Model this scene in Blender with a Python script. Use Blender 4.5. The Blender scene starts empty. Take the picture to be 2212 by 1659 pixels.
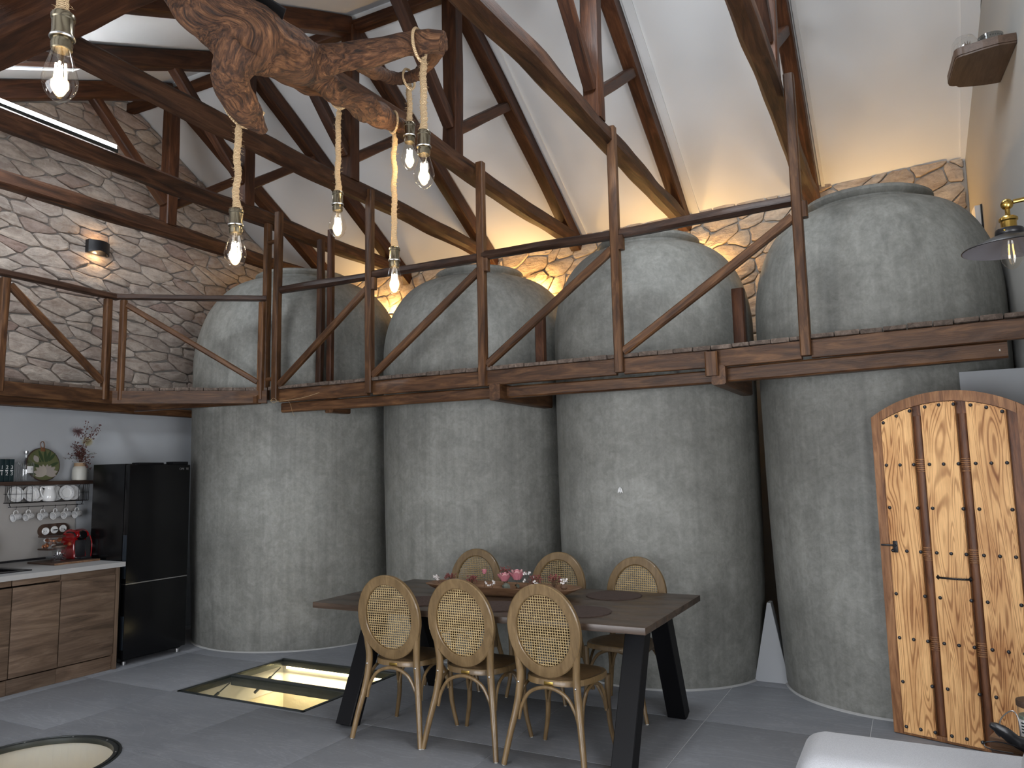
import bpy, bmesh, math, random
import numpy as np
from mathutils import Vector, Matrix, noise

random.seed(7)
PI = math.pi
scene = bpy.context.scene
COL = scene.collection

# ------------------------------------------------------------------ camera, world, lights, exposure
cam_d = bpy.data.cameras.new('camera')
cam = bpy.data.objects.new('camera', cam_d)
COL.objects.link(cam)
YAW, PITCH, ROLL = math.radians(27.6039), math.radians(6.7062), math.radians(-1.1171)
_f = Vector((-math.sin(YAW) * math.cos(PITCH), math.cos(YAW) * math.cos(PITCH), math.sin(PITCH)))
_r = Vector((math.cos(YAW), math.sin(YAW), 0))
_u = _r.cross(_f)
_r2 = math.cos(ROLL) * _r + math.sin(ROLL) * _u
_u2 = -math.sin(ROLL) * _r + math.cos(ROLL) * _u
cam.matrix_world = Matrix(((_r2.x, _u2.x, -_f.x, 0), (_r2.y, _u2.y, -_f.y, 0), (_r2.z, _u2.z, -_f.z, 1.6), (0, 0, 0, 1)))
cam_d.sensor_width = 36
cam_d.lens = 1644.578 / 2212 * 36
cam_d.clip_start = 0.05
scene.camera = cam

world = bpy.data.worlds.new('world')
scene.world = world
world.use_nodes = True
wn = world.node_tree
wn.nodes['Background'].inputs[0].default_value = (0.30, 0.44, 0.72, 1)
wn.nodes['Background'].inputs[1].default_value = 0.8

def area(name, loc, target, sx, sy, power, color):
    l = bpy.data.lights.new(name, 'AREA')
    l.shape = 'RECTANGLE'; l.size = sx; l.size_y = sy; l.energy = power; l.color = color
    o = bpy.data.objects.new(name, l); COL.objects.link(o)
    o.location = loc
    o.rotation_euler = (Vector(target) - Vector(loc)).to_track_quat('-Z', 'Y').to_euler()
    return o

def point(name, loc, power, color, radius=0.03):
    l = bpy.data.lights.new(name, 'POINT'); l.energy = power; l.color = color; l.shadow_soft_size = radius
    o = bpy.data.objects.new(name, l); COL.objects.link(o); o.location = loc
    return o

# daylight entering by the side window, the glazed front doors and the gable roof window, plus two added, unseen roof openings
area('daylight_side_window', (1.16, 1.35, 1.32), (-5, 2.6, 1.9), 2.3, 2.0, 104, (0.98, 0.985, 1.0))
area('daylight_front_doors', (-2.7, -1.66, 1.25), (-2.0, 6, 2.3), 3.2, 2.2, 122, (0.975, 0.985, 1.0))
area('daylight_roof_window', (-5.88, 3.06, 5.31), (-5.88, 3.47, 4.40), 0.9, 1.2, 62, (0.88, 0.94, 1.0))
area('added_roof_light_high', (-1.27, 3.8, 5.22), (-1.27, 4.21, 4.31), 0.85, 0.95, 34, (0.90, 0.95, 1.0))  # added and out of view, brightens the upper right ceiling
area('added_roof_light_end', (-0.1, 3.7, 5.18), (-0.1, 4.11, 4.27), 0.65, 0.75, 17, (0.90, 0.95, 1.0))  # added and out of view, brightens the right end of ceiling and wall

vs = scene.view_settings
vs.view_transform = 'Standard'; vs.look = 'None'; vs.gamma = 1.0
vs.use_curve_mapping = False
vs.exposure = 0.76
scene.cycles.use_denoising = True
scene.cycles.use_adaptive_sampling = True
scene.cycles.adaptive_threshold = 0.07
scene.cycles.adaptive_min_samples = 16
scene.cycles.max_bounces = 6
scene.cycles.diffuse_bounces = 3
scene.cycles.glossy_bounces = 3
scene.cycles.transmission_bounces = 4
scene.cycles.transparent_max_bounces = 10
scene.cycles.caustics_reflective = False
scene.cycles.caustics_refractive = False
scene.cycles.sample_clamp_indirect = 4.0

# ------------------------------------------------------------------ object helpers
MW = {}

def thing(name, label, cat, loc=(0, 0, 0), rotz=0.0, group=None, kind=None):
    o = bpy.data.objects.new(name, None)
    COL.objects.link(o)
    o.empty_display_size = 0.05
    o.location = loc; o.rotation_euler = (0, 0, rotz)
    MW[o] = Matrix.Translation(Vector(loc)) @ Matrix.Rotation(rotz, 4, 'Z')
    tag(o, label, cat, group, kind)
    return o

def tag(o, label=None, cat=None, group=None, kind=None):
    if label: o['label'] = label
    if cat: o['category'] = cat
    if group: o['group'] = group
    if kind: o['kind'] = kind
    return o

def finish(me, material, smooth=True, angle=38):
    if material is not None:
        me.materials.append(material)
    if smooth:
        me.shade_smooth()
        me.set_sharp_from_angle(angle=math.radians(angle))

def link(name, me, parent=None, M=None):
    """M is the world matrix when given; otherwise the mesh is in the parent's own space"""
    o = bpy.data.objects.new(name, me)
    COL.objects.link(o)
    if parent is not None:
        o.parent = parent
        P = MW[parent]
        if M is not None:
            o.matrix_basis = P.inverted() @ M
            MW[o] = M
        else:
            MW[o] = P.copy()
    else:
        if M is not None:
            o.matrix_world = M
        MW[o] = M.copy() if M is not None else Matrix.Identity(4)
    return o

def copy_tree(o, parent=None):
    c = o.copy(); COL.objects.link(c)
    c.parent = parent
    for ch in o.children:
        copy_tree(ch, c)
    return c

class MB:
    def __init__(s):
        s.v = []; s.f = []; s.M = None
    def add(s, vs, fs):
        b = len(s.v)
        if s.M is not None:
            vs = [tuple(s.M @ Vector(p)) for p in vs]
        s.v += [tuple(p) for p in vs]
        s.f += [tuple(b + i for i in f) for f in fs]
        return s
    def box(s, x0, x1, y0, y1, z0, z1):
        v = [(x0, y0, z0), (x1, y0, z0), (x1, y1, z0), (x0, y1, z0), (x0, y0, z1), (x1, y0, z1), (x1, y1, z1), (x0, y1, z1)]
        f = [(0, 3, 2, 1), (4, 5, 6, 7), (0, 1, 5, 4), (1, 2, 6, 5), (2, 3, 7, 6), (3, 0, 4, 7)]
        return s.add(v, f)
    def cbox(s, c, d):
        return s.box(c[0] - d[0] / 2, c[0] + d[0] / 2, c[1] - d[1] / 2, c[1] + d[1] / 2, c[2] - d[2] / 2, c[2] + d[2] / 2)
    def rbox(s, x0, x1, y0, y1, z0, z1, b=0.004):
        """box with chamfered edges"""
        bm = bmesh.new()
        t = MB().box(x0, x1, y0, y1, z0, z1)
        vv = [bm.verts.new(p) for p in t.v]
        for f in t.f: bm.faces.new([vv[i] for i in f])
        bmesh.ops.bevel(bm, geom=list(bm.edges), offset=b, segments=2, affect='EDGES', profile=0.6)
        bm.verts.index_update()
        s.add([tuple(v.co) for v in bm.verts], [[v.index for v in f.verts] for f in bm.faces])
        bm.free()
        return s
    def lathe(s, prof, seg=32, c=(0, 0, 0), cap=True):
        vs = []; fs = []
        n = len(prof)
        for r, z in prof:
            for k in range(seg):
                a = 2 * PI * k / seg
                vs.append((c[0] + r * math.cos(a), c[1] + r * math.sin(a), c[2] + z))
        for i in range(n - 1):
            for k in range(seg):
                k2 = (k + 1) % seg
                fs.append((i * seg + k, i * seg + k2, (i + 1) * seg + k2, (i + 1) * seg + k))
        if cap:
            if prof[0][0] > 1e-5: fs.append(tuple(range(seg - 1, -1, -1)))
            if prof[-1][0] > 1e-5: fs.append(tuple((n - 1) * seg + k for k in range(seg)))
        return s.add(vs, fs)
    def tube(s, pts, rad, seg=8, closed=False, cap=True, flat=1.0, twist=0.0, up=None):
        pts = [Vector(p) for p in pts]
        n = len(pts)
        if not hasattr(rad, '__len__'): rad = [rad] * n
        tang = []
        for i in range(n):
            if closed:
                t = pts[(i + 1) % n] - pts[i - 1]
            else:
                t = pts[min(i + 1, n - 1)] - pts[max(i - 1, 0)]
            tang.append(t.normalized() if t.length > 1e-9 else Vector((0, 0, 1)))
        ref = Vector(up) if up is not None else (Vector((0, 0, 1)) if abs(tang[0].z) < 0.9 else Vector((1, 0, 0)))
        nrm = (ref - tang[0] * ref.dot(tang[0])).normalized()
        vs = []; fs = []
        for i in range(n):
            t = tang[i]
            if up is not None: nrm = Vector(up)
            nn = nrm - t * nrm.dot(t)
            if nn.length < 1e-6: nn = t.orthogonal()
            nrm = nn.normalized()
            b = t.cross(nrm)
            for k in range(seg):
                a = 2 * PI * k / seg + twist * i
                vs.append(pts[i] + (nrm * math.cos(a) + b * math.sin(a) * flat) * rad[i])
        m = n if closed else n - 1
        for i in range(m):
            j = (i + 1) % n
            for k in range(seg):
                k2 = (k + 1) % seg
                fs.append((i * seg + k, i * seg + k2, j * seg + k2, j * seg + k))
        if cap and not closed:
            fs.append(tuple(range(seg - 1, -1, -1)))
            fs.append(tuple((n - 1) * seg + k for k in range(seg)))
        return s.add(vs, fs)
    def prism(s, poly, z0, z1):
        n = len(poly)
        vs = [(x, y, z0) for x, y in poly] + [(x, y, z1) for x, y in poly]
        fs = [tuple(range(n - 1, -1, -1)), tuple(range(n, 2 * n))]
        for i in range(n):
            j = (i + 1) % n
            fs.append((i, j, n + j, n + i))
        return s.add(vs, fs)
    def sphere(s, c, r, seg=12, rings=8, sc=(1, 1, 1)):
        prof = [(max(1e-6, math.sin(PI * i / rings)) * r, -math.cos(PI * i / rings) * r) for i in range(rings + 1)]
        prof[0] = (1e-6, -r); prof[-1] = (1e-6, r)
        t = MB().lathe(prof, seg, cap=False)
        return s.add([(c[0] + p[0] * sc[0], c[1] + p[1] * sc[1], c[2] + p[2] * sc[2]) for p in t.v], t.f)
    def mesh(s, name, material=None, smooth=True, angle=38):
        me = bpy.data.meshes.new(name)
        me.from_pydata(s.v, [], s.f)
        me.validate()
        finish(me, material, smooth, angle)
        return me
    def build(s, name, material, parent=None, M=None, smooth=True, angle=38):
        return link(name, s.mesh(name, material, smooth, angle), parent, M)

def spline(pts, n=6):
    """Catmull-Rom through points (tuples of any length)"""
    out = []
    P = [np.array(p, float) for p in pts]
    P = [2 * P[0] - P[1]] + P + [2 * P[-1] - P[-2]]
    for i in range(1, len(P) - 2):
        for k in range(n):
            t = k / n
            a, b, c, d = P[i - 1], P[i], P[i + 1], P[i + 2]
            out.append(tuple(0.5 * ((2 * b) + (c - a) * t + (2 * a - 5 * b + 4 * c - d) * t * t + (3 * b - a - 3 * c + d) * t ** 3)))
    out.append(tuple(P[-2]))
    return out

def frame_x(p0, p1, up=(0, 0, 1)):
    """world matrix with local X from p0 to p1, local Z near 'up', origin at the middle"""
    p0 = Vector(p0); p1 = Vector(p1)
    x = (p1 - p0).normalized()
    u = Vector(up)
    z = (u - x * u.dot(x))
    if z.length < 1e-4: z = x.orthogonal()
    z.normalize()
    y = z.cross(x)
    c = (p0 + p1) / 2
    return Matrix(((x.x, y.x, z.x, c.x), (x.y, y.y, z.y, c.y), (x.z, y.z, z.z, c.z), (0, 0, 0, 1))), (p1 - p0).length

def beam_mesh(L, w, h, wob=0.004, step=0.14, ch=0.01, seed=0.0, rnd=0.0):
    """hewn timber of length L along local X, width w (Y), height h (Z)"""
    n = max(2, int(L / step))
    ch = min(ch, w * 0.3, h * 0.3)
    sec = [(-w / 2, -h / 2 + ch), (-w / 2 + ch, -h / 2), (w / 2 - ch, -h / 2), (w / 2, -h / 2 + ch), (w / 2, h / 2 - ch), (w / 2 - ch, h / 2), (-w / 2 + ch, h / 2), (-w / 2, h / 2 - ch)]
    if rnd > 0:
        sec2 = []
        for (y, z) in sec:
            a = math.atan2(z / h, y / w)
            sec2.append((y * (1 - rnd) + math.cos(a) * w * 0.53 * rnd, z * (1 - rnd) + math.sin(a) * h * 0.53 * rnd))
        sec = sec2
    m = MB(); vs = []; fs = []
    for i in range(n + 1):
        x = -L / 2 + L * i / n
        for k, (y, z) in enumerate(sec):
            q = Vector((x * 2.1 + seed * 13.7, y * 9 + seed, z * 9 + k * 0.35))
            q2 = Vector((x * 0.9 + seed * 5.1, seed * 3.3, 1.7))
            d = noise.noise(q) * wob
            d2 = noise.noise(q2) * wob * 1.8
            d3 = noise.noise(q2 + Vector((0, 31, 0))) * wob * 1.8
            s = 1 + d / max(w, h) * 2
            vs.append((x, y * s + d2, z * s + d3))
    for i in range(n):
        for k in range(8):
            k2 = (k + 1) % 8
            fs.append((i * 8 + k, i * 8 + k2, (i + 1) * 8 + k2, (i + 1) * 8 + k))
    fs.append(tuple(range(7, -1, -1))); fs.append(tuple(n * 8 + k for k in range(8)))
    m.add(vs, fs)
    m.f = [tuple(reversed(f)) for f in m.f]
    return m

_bs = [0.0]
def beam(name, p0, p1, w, h, material, parent=None, up=(0, 0, 1), wob=0.004, ch=0.01, step=0.14, rnd=0.0):
    M, L = frame_x(p0, p1, up)
    _bs[0] += 1.37
    mb = beam_mesh(L, w, h, wob, step, ch, _bs[0], rnd)
    me = mb.mesh(name, material, True, 40)
    bm = bmesh.new(); bm.from_mesh(me); bmesh.ops.recalc_face_normals(bm, faces=bm.faces); bm.to_mesh(me); bm.free()
    return link(name, me, parent, M)

def text(name, body, size, material, parent, M, extrude=0.0006, align='CENTER'):
    cu = bpy.data.curves.new(name, 'FONT')
    cu.body = body; cu.size = size; cu.extrude = extrude; cu.align_x = align; cu.align_y = 'CENTER'
    cu.materials.append(material)
    t = bpy.data.objects.new('tmp_text', cu); COL.objects.link(t)
    dg = bpy.context.evaluated_depsgraph_get(); dg.update()
    me = bpy.data.meshes.new_from_object(t.evaluated_get(dg)); me.name = name
    bpy.data.objects.remove(t)
    me.materials.clear(); me.materials.append(material)
    o = link(name, me, parent, M)
    return o

def basis(o, x, y):
    """matrix with origin o, local X dir x, local Y dir y"""
    x = Vector(x).normalized(); y = Vector(y); y = (y - x * y.dot(x)).normalized(); z = x.cross(y)
    return Matrix(((x.x, y.x, z.x, o[0]), (x.y, y.y, z.y, o[1]), (x.z, y.z, z.z, o[2]), (0, 0, 0, 1)))

# ------------------------------------------------------------------ materials
class NT:
    def __init__(s, name):
        s.m = bpy.data.materials.new(name); s.m.use_nodes = True
        s.t = s.m.node_tree; s.b = s.t.nodes['Principled BSDF']
        s.out = s.t.nodes['Material Output']
    def n(s, typ, ins=None, **kw):
        nd = s.t.nodes.new(typ)
        for k, v in kw.items(): setattr(nd, k, v)
        if ins:
            for k, v in ins.items(): s.i(nd.inputs[k], v)
        return nd
    def i(s, sock, v):
        if isinstance(v, bpy.types.NodeSocket): s.t.links.new(v, sock)
        else: sock.default_value = v
    def set(s, **kw):
        for k, v in kw.items(): s.i(s.b.inputs[k.replace('_', ' ')], v)
        return s
    def coords(s, scale=(1, 1, 1), rand=True, rot=(0, 0, 0)):
        tc = s.n('ShaderNodeTexCoord')
        v = tc.outputs['Object']
        mp = s.n('ShaderNodeMapping', {'Vector': v, 'Scale': scale, 'Rotation': rot})
        v = mp.outputs[0]
        if rand:
            oi = s.n('ShaderNodeObjectInfo')
            mu = s.n('ShaderNodeVectorMath', {0: oi.outputs['Random'], 1: (37.0, 91.0, 53.0)}, operation='MULTIPLY')
            ad = s.n('ShaderNodeVectorMath', {0: v, 1: mu.outputs[0]}, operation='ADD')
            v = ad.outputs[0]
        return v
    def noise(s, vec, scale=5, detail=4, rough=0.55, dist=0.0):
        return s.n('ShaderNodeTexNoise', {'Vector': vec, 'Scale': scale, 'Detail': detail, 'Roughness': rough, 'Distortion': dist}).outputs['Fac']
    def ramp(s, fac, stops):
        r = s.n('ShaderNodeValToRGB', {'Fac': fac})
        e = r.color_ramp.elements
        while len(e) < len(stops): e.new(0.5)
        for k, (p, c) in enumerate(stops):
            e[k].position = p; e[k].color = (*c, 1) if len(c) == 3 else c
        return r.outputs['Color']
    def mix(s, a, b, fac, mode='MIX'):
        m = s.n('ShaderNodeMix', data_type='RGBA', blend_type=mode)
        s.i(m.inputs[0], fac); s.i(m.inputs[6], a if isinstance(a, bpy.types.NodeSocket) else (*a, 1)); s.i(m.inputs[7], b if isinstance(b, bpy.types.NodeSocket) else (*b, 1))
        return m.outputs[2]
    def math(s, op, a, b=0.0):
        return s.n('ShaderNodeMath', {0: a, 1: b}, operation=op).outputs[0]
    def bump(s, h, strength=0.3, dist=0.01, normal=None):
        d = {'Height': h, 'Strength': strength, 'Distance': dist}
        b = s.n('ShaderNodeBump', d)
        if normal is not None: s.i(b.inputs['Normal'], normal)
        s.i(s.b.inputs['Normal'], b.outputs[0])
        return b.outputs[0]

def plain(name, c, rough=0.5, metal=0.0, spec=0.5, coat=0.0, emit=None, es=0.0):
    t = NT(name); t.set(Base_Color=(*c, 1), Roughness=rough, Metallic=metal, Specular_IOR_Level=spec, Coat_Weight=coat)
    if emit: t.set(Emission_Color=(*emit, 1), Emission_Strength=es)
    return t.m

def wood(name, dark, mid, light, rough=0.55, axis=0, freq=1.0, bump=0.25, contrast=(0.3, 0.5, 0.72), fine=0.35, spec=0.4, coat=0.0):
    t = NT(name)
    def sc(a, b):
        v = [b * freq] * 3; v[axis] = a * freq; return tuple(v)
    v1 = t.coords(sc(0.9, 7.0)); v2 = t.coords(sc(3.0, 90.0))
    n1 = t.noise(v1, 2.2, 5, 0.6, 1.2)
    n2 = t.noise(v2, 2.0, 3, 0.6)
    col = t.ramp(n1, [(contrast[0], dark), (contrast[1], mid), (contrast[2], light)])
    g = t.ramp(n2, [(0.35, (0.45, 0.42, 0.4)), (0.62, (1, 1, 1))])
    col = t.mix(col, g, fine, 'MULTIPLY')
    oi = t.n('ShaderNodeObjectInfo')
    br = t.math('MULTIPLY_ADD', oi.outputs['Random'], 0.35); t.t.nodes[-1].inputs[2].default_value = 0.82
    hs = t.n('ShaderNodeHueSaturation', {'Color': col, 'Value': br})
    t.set(Base_Color=hs.outputs[0], Roughness=rough, Specular_IOR_Level=spec, Coat_Weight=coat)
    h = t.math('ADD', n2, n1)
    t.bump(h, bump, 0.004)
    return t.m

def figured(name, burnt, mid, light, axis=2, rough=0.5, freq=1.0):
    """planed and burnt softwood with fine cathedral grain"""
    t = NT(name)
    v = [5.2 * freq] * 3; v[axis] = 0.5 * freq
    vec = t.coords(tuple(v))
    n0 = t.noise(vec, 1.15, 2, 0.5, 0.55)
    ph = t.math('MULTIPLY', n0, 210.0)
    w = t.math('SINE', ph)
    w01 = t.math('MULTIPLY_ADD', w, 0.5); t.t.nodes[-1].inputs[2].default_value = 0.5
    v3 = [3.5] * 3; v3[axis] = 1.0
    big = t.noise(t.coords(tuple(v3)), 1.6, 4, 0.6, 0.4)
    v2 = [110.0] * 3; v2[axis] = 2.5
    fine = t.noise(t.coords(tuple(v2)), 2.0, 3, 0.6)
    base = t.ramp(big, [(0.32, mid), (0.58, light)])
    lines = t.ramp(w01, [(0.0, burnt), (0.45, (1, 1, 1))])
    amt = t.ramp(big, [(0.3, (0.95, 0.95, 0.95)), (0.7, (0.35, 0.35, 0.35))])
    col = t.mix(base, lines, amt, 'MULTIPLY')
    fg = t.ramp(fine, [(0.3, (0.70, 0.66, 0.62)), (0.6, (1, 1, 1))])
    col = t.mix(col, fg, 0.6, 'MULTIPLY')
    t.set(Base_Color=col, Roughness=rough, Specular_IOR_Level=0.3)
    t.bump(t.math('ADD', w01, fine), 0.2, 0.0015)
    return t.m

def glass_thin(name, tint=(0.96, 0.965, 0.965), rough=0.02, f0=0.07, edge=0.9):
    """a thin pane: clear, with a mirror share that grows towards grazing angles (same from both sides)"""
    t = NT(name)
    tr = t.n('ShaderNodeBsdfTransparent', {'Color': (*tint, 1)})
    gl = t.n('ShaderNodeBsdfGlossy', {'Color': (1, 1, 1, 1), 'Roughness': rough})
    g = t.n('ShaderNodeNewGeometry')
    d = t.n('ShaderNodeVectorMath', {0: g.outputs['Incoming'], 1: g.outputs['Normal']}, operation='DOT_PRODUCT').outputs['Value']
    c = t.math('SUBTRACT', 1.0, t.math('ABSOLUTE', d))
    p5 = t.math('POWER', c, 5.0)
    fac = t.math('MULTIPLY_ADD', p5, edge); t.t.nodes[-1].inputs[2].default_value = f0
    mx = t.n('ShaderNodeMixShader', {0: fac, 1: tr.outputs[0], 2: gl.outputs[0]})
    t.t.links.new(mx.outputs[0], t.out.inputs[0])
    return t.m

def emitter(name, c, s):
    t = NT(name)
    e = t.n('ShaderNodeEmission', {'Color': (*c, 1), 'Strength': s})
    t.t.links.new(e.outputs[0], t.out.inputs[0])
    return t.m

def concrete():
    t = NT('grey_cement_plaster')
    v = t.coords((1, 1, 1)); vs_ = t.coords((7, 7, 0.35)); vf = t.coords((22, 22, 0.7))
    n1 = t.noise(v, 1.5, 6, 0.62, 0.5)
    n2 = t.noise(vs_, 1.4, 4, 0.6, 0.3)
    n3 = t.noise(v, 9.0, 6, 0.7, 0.8)
    n4 = t.noise(vf, 1.2, 3, 0.6)
    c = t.ramp(n1, [(0.28, (0.172, 0.172, 0.157)), (0.5, (0.225, 0.225, 0.206)), (0.74, (0.288, 0.287, 0.265))])
    s1 = t.ramp(n2, [(0.25, (0.72, 0.72, 0.72)), (0.5, (1, 1, 1)), (0.78, (1.18, 1.18, 1.18))])
    s3 = t.ramp(n3, [(0.3, (0.74, 0.74, 0.73)), (0.62, (1.12, 1.12, 1.12))])
    s4 = t.ramp(n4, [(0.3, (0.86, 0.86, 0.86)), (0.7, (1.10, 1.10, 1.10))])
    n5 = t.noise(v, 34.0, 4, 0.7, 0.6)
    s5 = t.ramp(n5, [(0.3, (0.80, 0.80, 0.79)), (0.65, (1.10, 1.10, 1.10))])
    c = t.mix(c, s5, 0.7, 'MULTIPLY')
    oi = t.n('ShaderNodeObjectInfo')
    c = t.mix(c, s1, t.math('MULTIPLY', oi.outputs['Random'], 0.8), 'MULTIPLY'); c = t.mix(c, s3, 0.75, 'MULTIPLY'); c = t.mix(c, s4, 0.55, 'MULTIPLY')
    t.set(Base_Color=c, Roughness=0.62, Specular_IOR_Level=0.35)
    t.bump(t.math('ADD', n3, t.math('ADD', t.math('MULTIPLY', n2, 0.6), t.math('MULTIPLY', n5, 0.35))), 0.3, 0.01)
    return t.m

def plaster(name, c, bump=0.15, scale=60):
    t = NT(name)
    v = t.coords((1, 1, 1), rand=False)
    n1 = t.noise(v, scale, 4, 0.6); n2 = t.noise(v, 1.3, 3, 0.5)
    col = t.ramp(n2, [(0.3, tuple(x * 0.93 for x in c)), (0.7, c)])
    t.set(Base_Color=col, Roughness=0.85, Specular_IOR_Level=0.2)
    t.bump(n1, bump, 0.006)
    return t.m

def stone_mat(name, stops, sat=1.0):
    t = NT(name)
    oi = t.n('ShaderNodeObjectInfo')
    base = t.ramp(oi.outputs['Random'], stops)
    v = t.coords((3, 9, 9)); v2 = t.coords((1, 1, 1))
    n1 = t.noise(v, 2.0, 5, 0.65, 1.0); n2 = t.noise(v2, 14, 5, 0.7)
    a = t.ramp(n1, [(0.3, (0.62, 0.56, 0.53)), (0.55, (1, 1, 1)), (0.75, (1.18, 1.17, 1.15))])
    b = t.ramp(n2, [(0.3, (0.78, 0.77, 0.76)), (0.65, (1.1, 1.1, 1.1))])
    c = t.mix(base, a, 0.85, 'MULTIPLY'); c = t.mix(c, b, 0.8, 'MULTIPLY')
    t.set(Base_Color=c, Roughness=0.85, Specular_IOR_Level=0.2)
    t.bump(t.math('ADD', n1, n2), 0.65, 0.02)
    return t.m

def tile_mat():
    t = NT('grey_porcelain_tile')
    pos = t.n('ShaderNodeNewGeometry').outputs['Position']
    def mp(sc, rz): return t.n('ShaderNodeMapping', {'Vector': pos, 'Scale': sc, 'Rotation': (0, 0, rz)}).outputs[0]
    v = mp((1, 1, 1), 0.7)
    n1 = t.noise(v, 1.3, 6, 0.6, 1.2); n2 = t.noise(mp((1.2, 7, 1), 0.5), 0.9, 5, 0.6, 1.6); n3 = t.noise(v, 40, 3, 0.6)
    c = t.ramp(n1, [(0.3, (0.18, 0.187, 0.204)), (0.7, (0.225, 0.232, 0.248))])
    vein = t.ramp(n2, [(0.475, (1, 1, 1)), (0.5, (1.22, 1.22, 1.22)), (0.525, (1, 1, 1))])
    c = t.mix(c, vein, 0.8, 'MULTIPLY')
    g = t.ramp(n3, [(0.3, (0.93, 0.93, 0.93)), (0.7, (1.05, 1.05, 1.05))])
    c = t.mix(c, g, 0.7, 'MULTIPLY')
    t.set(Base_Color=c, Roughness=0.55, Specular_IOR_Level=0.25)
    t.bump(n3, 0.05, 0.002)
    return t.m

def fabric(name, c, scale=420):
    t = NT(name)
    v = t.coords((1, 1, 1), rand=False)
    n1 = t.noise(v, scale, 2, 0.5); n2 = t.noise(v, 30, 3, 0.6)
    col = t.ramp(n1, [(0.3, tuple(x * 0.78 for x in c)), (0.7, c)])
    t.set(Base_Color=col, Roughness=0.95, Specular_IOR_Level=0.1, Sheen_Weight=0.15)
    t.bump(t.math('ADD', n1, n2), 0.25, 0.002)
    return t.m

def bark():
    t = NT('old_driftwood')
    v = t.coords((5, 5, 5), rand=False); mp = t.n('ShaderNodeAttribute', attribute_name='grain').outputs['Vector']
    n1 = t.noise(mp, 1.6, 5, 0.65, 0.9); n2 = t.noise(v, 2.2, 5, 0.6)
    c = t.ramp(n1, [(0.32, (0.010, 0.005, 0.003)), (0.46, (0.052, 0.022, 0.010)), (0.62, (0.135, 0.062, 0.027)), (0.80, (0.30, 0.165, 0.082))])
    b = t.ramp(n2, [(0.3, (0.5, 0.45, 0.42)), (0.7, (1.15, 1.1, 1.05))])
    c = t.mix(c, b, 0.7, 'MULTIPLY')
    t.set(Base_Color=c, Roughness=0.75, Specular_IOR_Level=0.3)
    t.bump(n1, 0.9, 0.016)
    return t.m

def patterned(name, base, ink, scale=90, thr=0.62):
    t = NT(name)
    v = t.coords((1, 1, 1), rand=True)
    n = t.n('ShaderNodeTexVoronoi', {'Vector': v, 'Scale': scale}).outputs['Distance']
    c = t.ramp(n, [(0.16, ink), (0.24, base)])
    t.set(Base_Color=c, Roughness=0.2, Coat_Weight=0.3)
    return t.m

M = {}
M['concrete'] = concrete()
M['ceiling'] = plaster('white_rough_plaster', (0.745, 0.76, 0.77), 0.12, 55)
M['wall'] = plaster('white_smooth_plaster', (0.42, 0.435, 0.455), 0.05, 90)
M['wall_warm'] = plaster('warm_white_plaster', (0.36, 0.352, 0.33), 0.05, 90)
M['mortar'] = plaster('grey_mortar', (0.30, 0.28, 0.26), 0.5, 60)
M['mortar_light'] = plaster('light_mortar', (0.42, 0.40, 0.37), 0.5, 60)
M['stone'] = stone_mat('pink_grey_fieldstone', [(0.0, (0.41, 0.335, 0.285)), (0.2, (0.49, 0.43, 0.375)), (0.4, (0.35, 0.265, 0.23)), (0.6, (0.455, 0.395, 0.35)), (0.8, (0.54, 0.475, 0.415)), (1.0, (0.42, 0.36, 0.32))])
M['stone_back'] = stone_mat('warm_lit_fieldstone', [(0.0, (0.56, 0.46, 0.36)), (0.3, (0.64, 0.55, 0.44)), (0.55, (0.52, 0.41, 0.31)), (0.8, (0.66, 0.58, 0.48)), (1.0, (0.58, 0.47, 0.36))])  # warm glow of the strip lights is put into these stone colours
M['tile'] = tile_mat()
M['grout'] = plain('pale_grout', (0.52, 0.52, 0.53), 0.9)
M['pit'] = plaster('cream_pit_render', (0.62, 0.58, 0.48), 0.8, 14)
M['beam'] = wood('dark_stained_timber', (0.020, 0.0075, 0.0035), (0.055, 0.0195, 0.0078), (0.105, 0.041, 0.017), 0.5, 0, 1.0, 0.35, spec=0.3)
M['tie'] = wood('old_hewn_timber', (0.015, 0.007, 0.004), (0.048, 0.0195, 0.009), (0.105, 0.049, 0.024), 0.6, 0, 1.0, 0.6, spec=0.3)
M['pine'] = wood('stained_pine', (0.033, 0.0135, 0.0055), (0.082, 0.036, 0.0145), (0.165, 0.079, 0.033), 0.45, 0, 1.3, 0.25, spec=0.35)
M['rail'] = wood('dark_peeled_pole', (0.018, 0.009, 0.006), (0.040, 0.020, 0.0125), (0.075, 0.038, 0.023), 0.45, 0, 1.3, 0.4, spec=0.35)
M['plank'] = wood('weathered_plank', (0.05, 0.035, 0.027), (0.11, 0.08, 0.062), (0.20, 0.155, 0.125), 0.8, 1, 1.5, 0.6)
M['door_board'] = figured('burnt_pine_board', (0.34, 0.21, 0.13), (0.56, 0.265, 0.095), (0.94, 0.56, 0.245))
M['door_frame'] = wood('burnt_pine_frame', (0.12, 0.045, 0.016), (0.25, 0.11, 0.042), (0.40, 0.20, 0.085), 0.45, 2, 1.4, 0.3)
M['door_back'] = wood('dark_burnt_batten', (0.06, 0.022, 0.010), (0.14, 0.052, 0.02), (0.24, 0.10, 0.042), 0.45, 2, 1.4, 0.3)
M['chair'] = wood('waxed_beech', (0.10, 0.062, 0.026), (0.155, 0.098, 0.042), (0.22, 0.145, 0.068), 0.4, 2, 1.6, 0.08, (0.25, 0.5, 0.75), 0.25, 0.5, 0.15)
M['cane'] = wood('woven_cane', (0.27, 0.18, 0.082), (0.38, 0.275, 0.13), (0.48, 0.36, 0.19), 0.5, 0, 8.0, 0.2)
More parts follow.
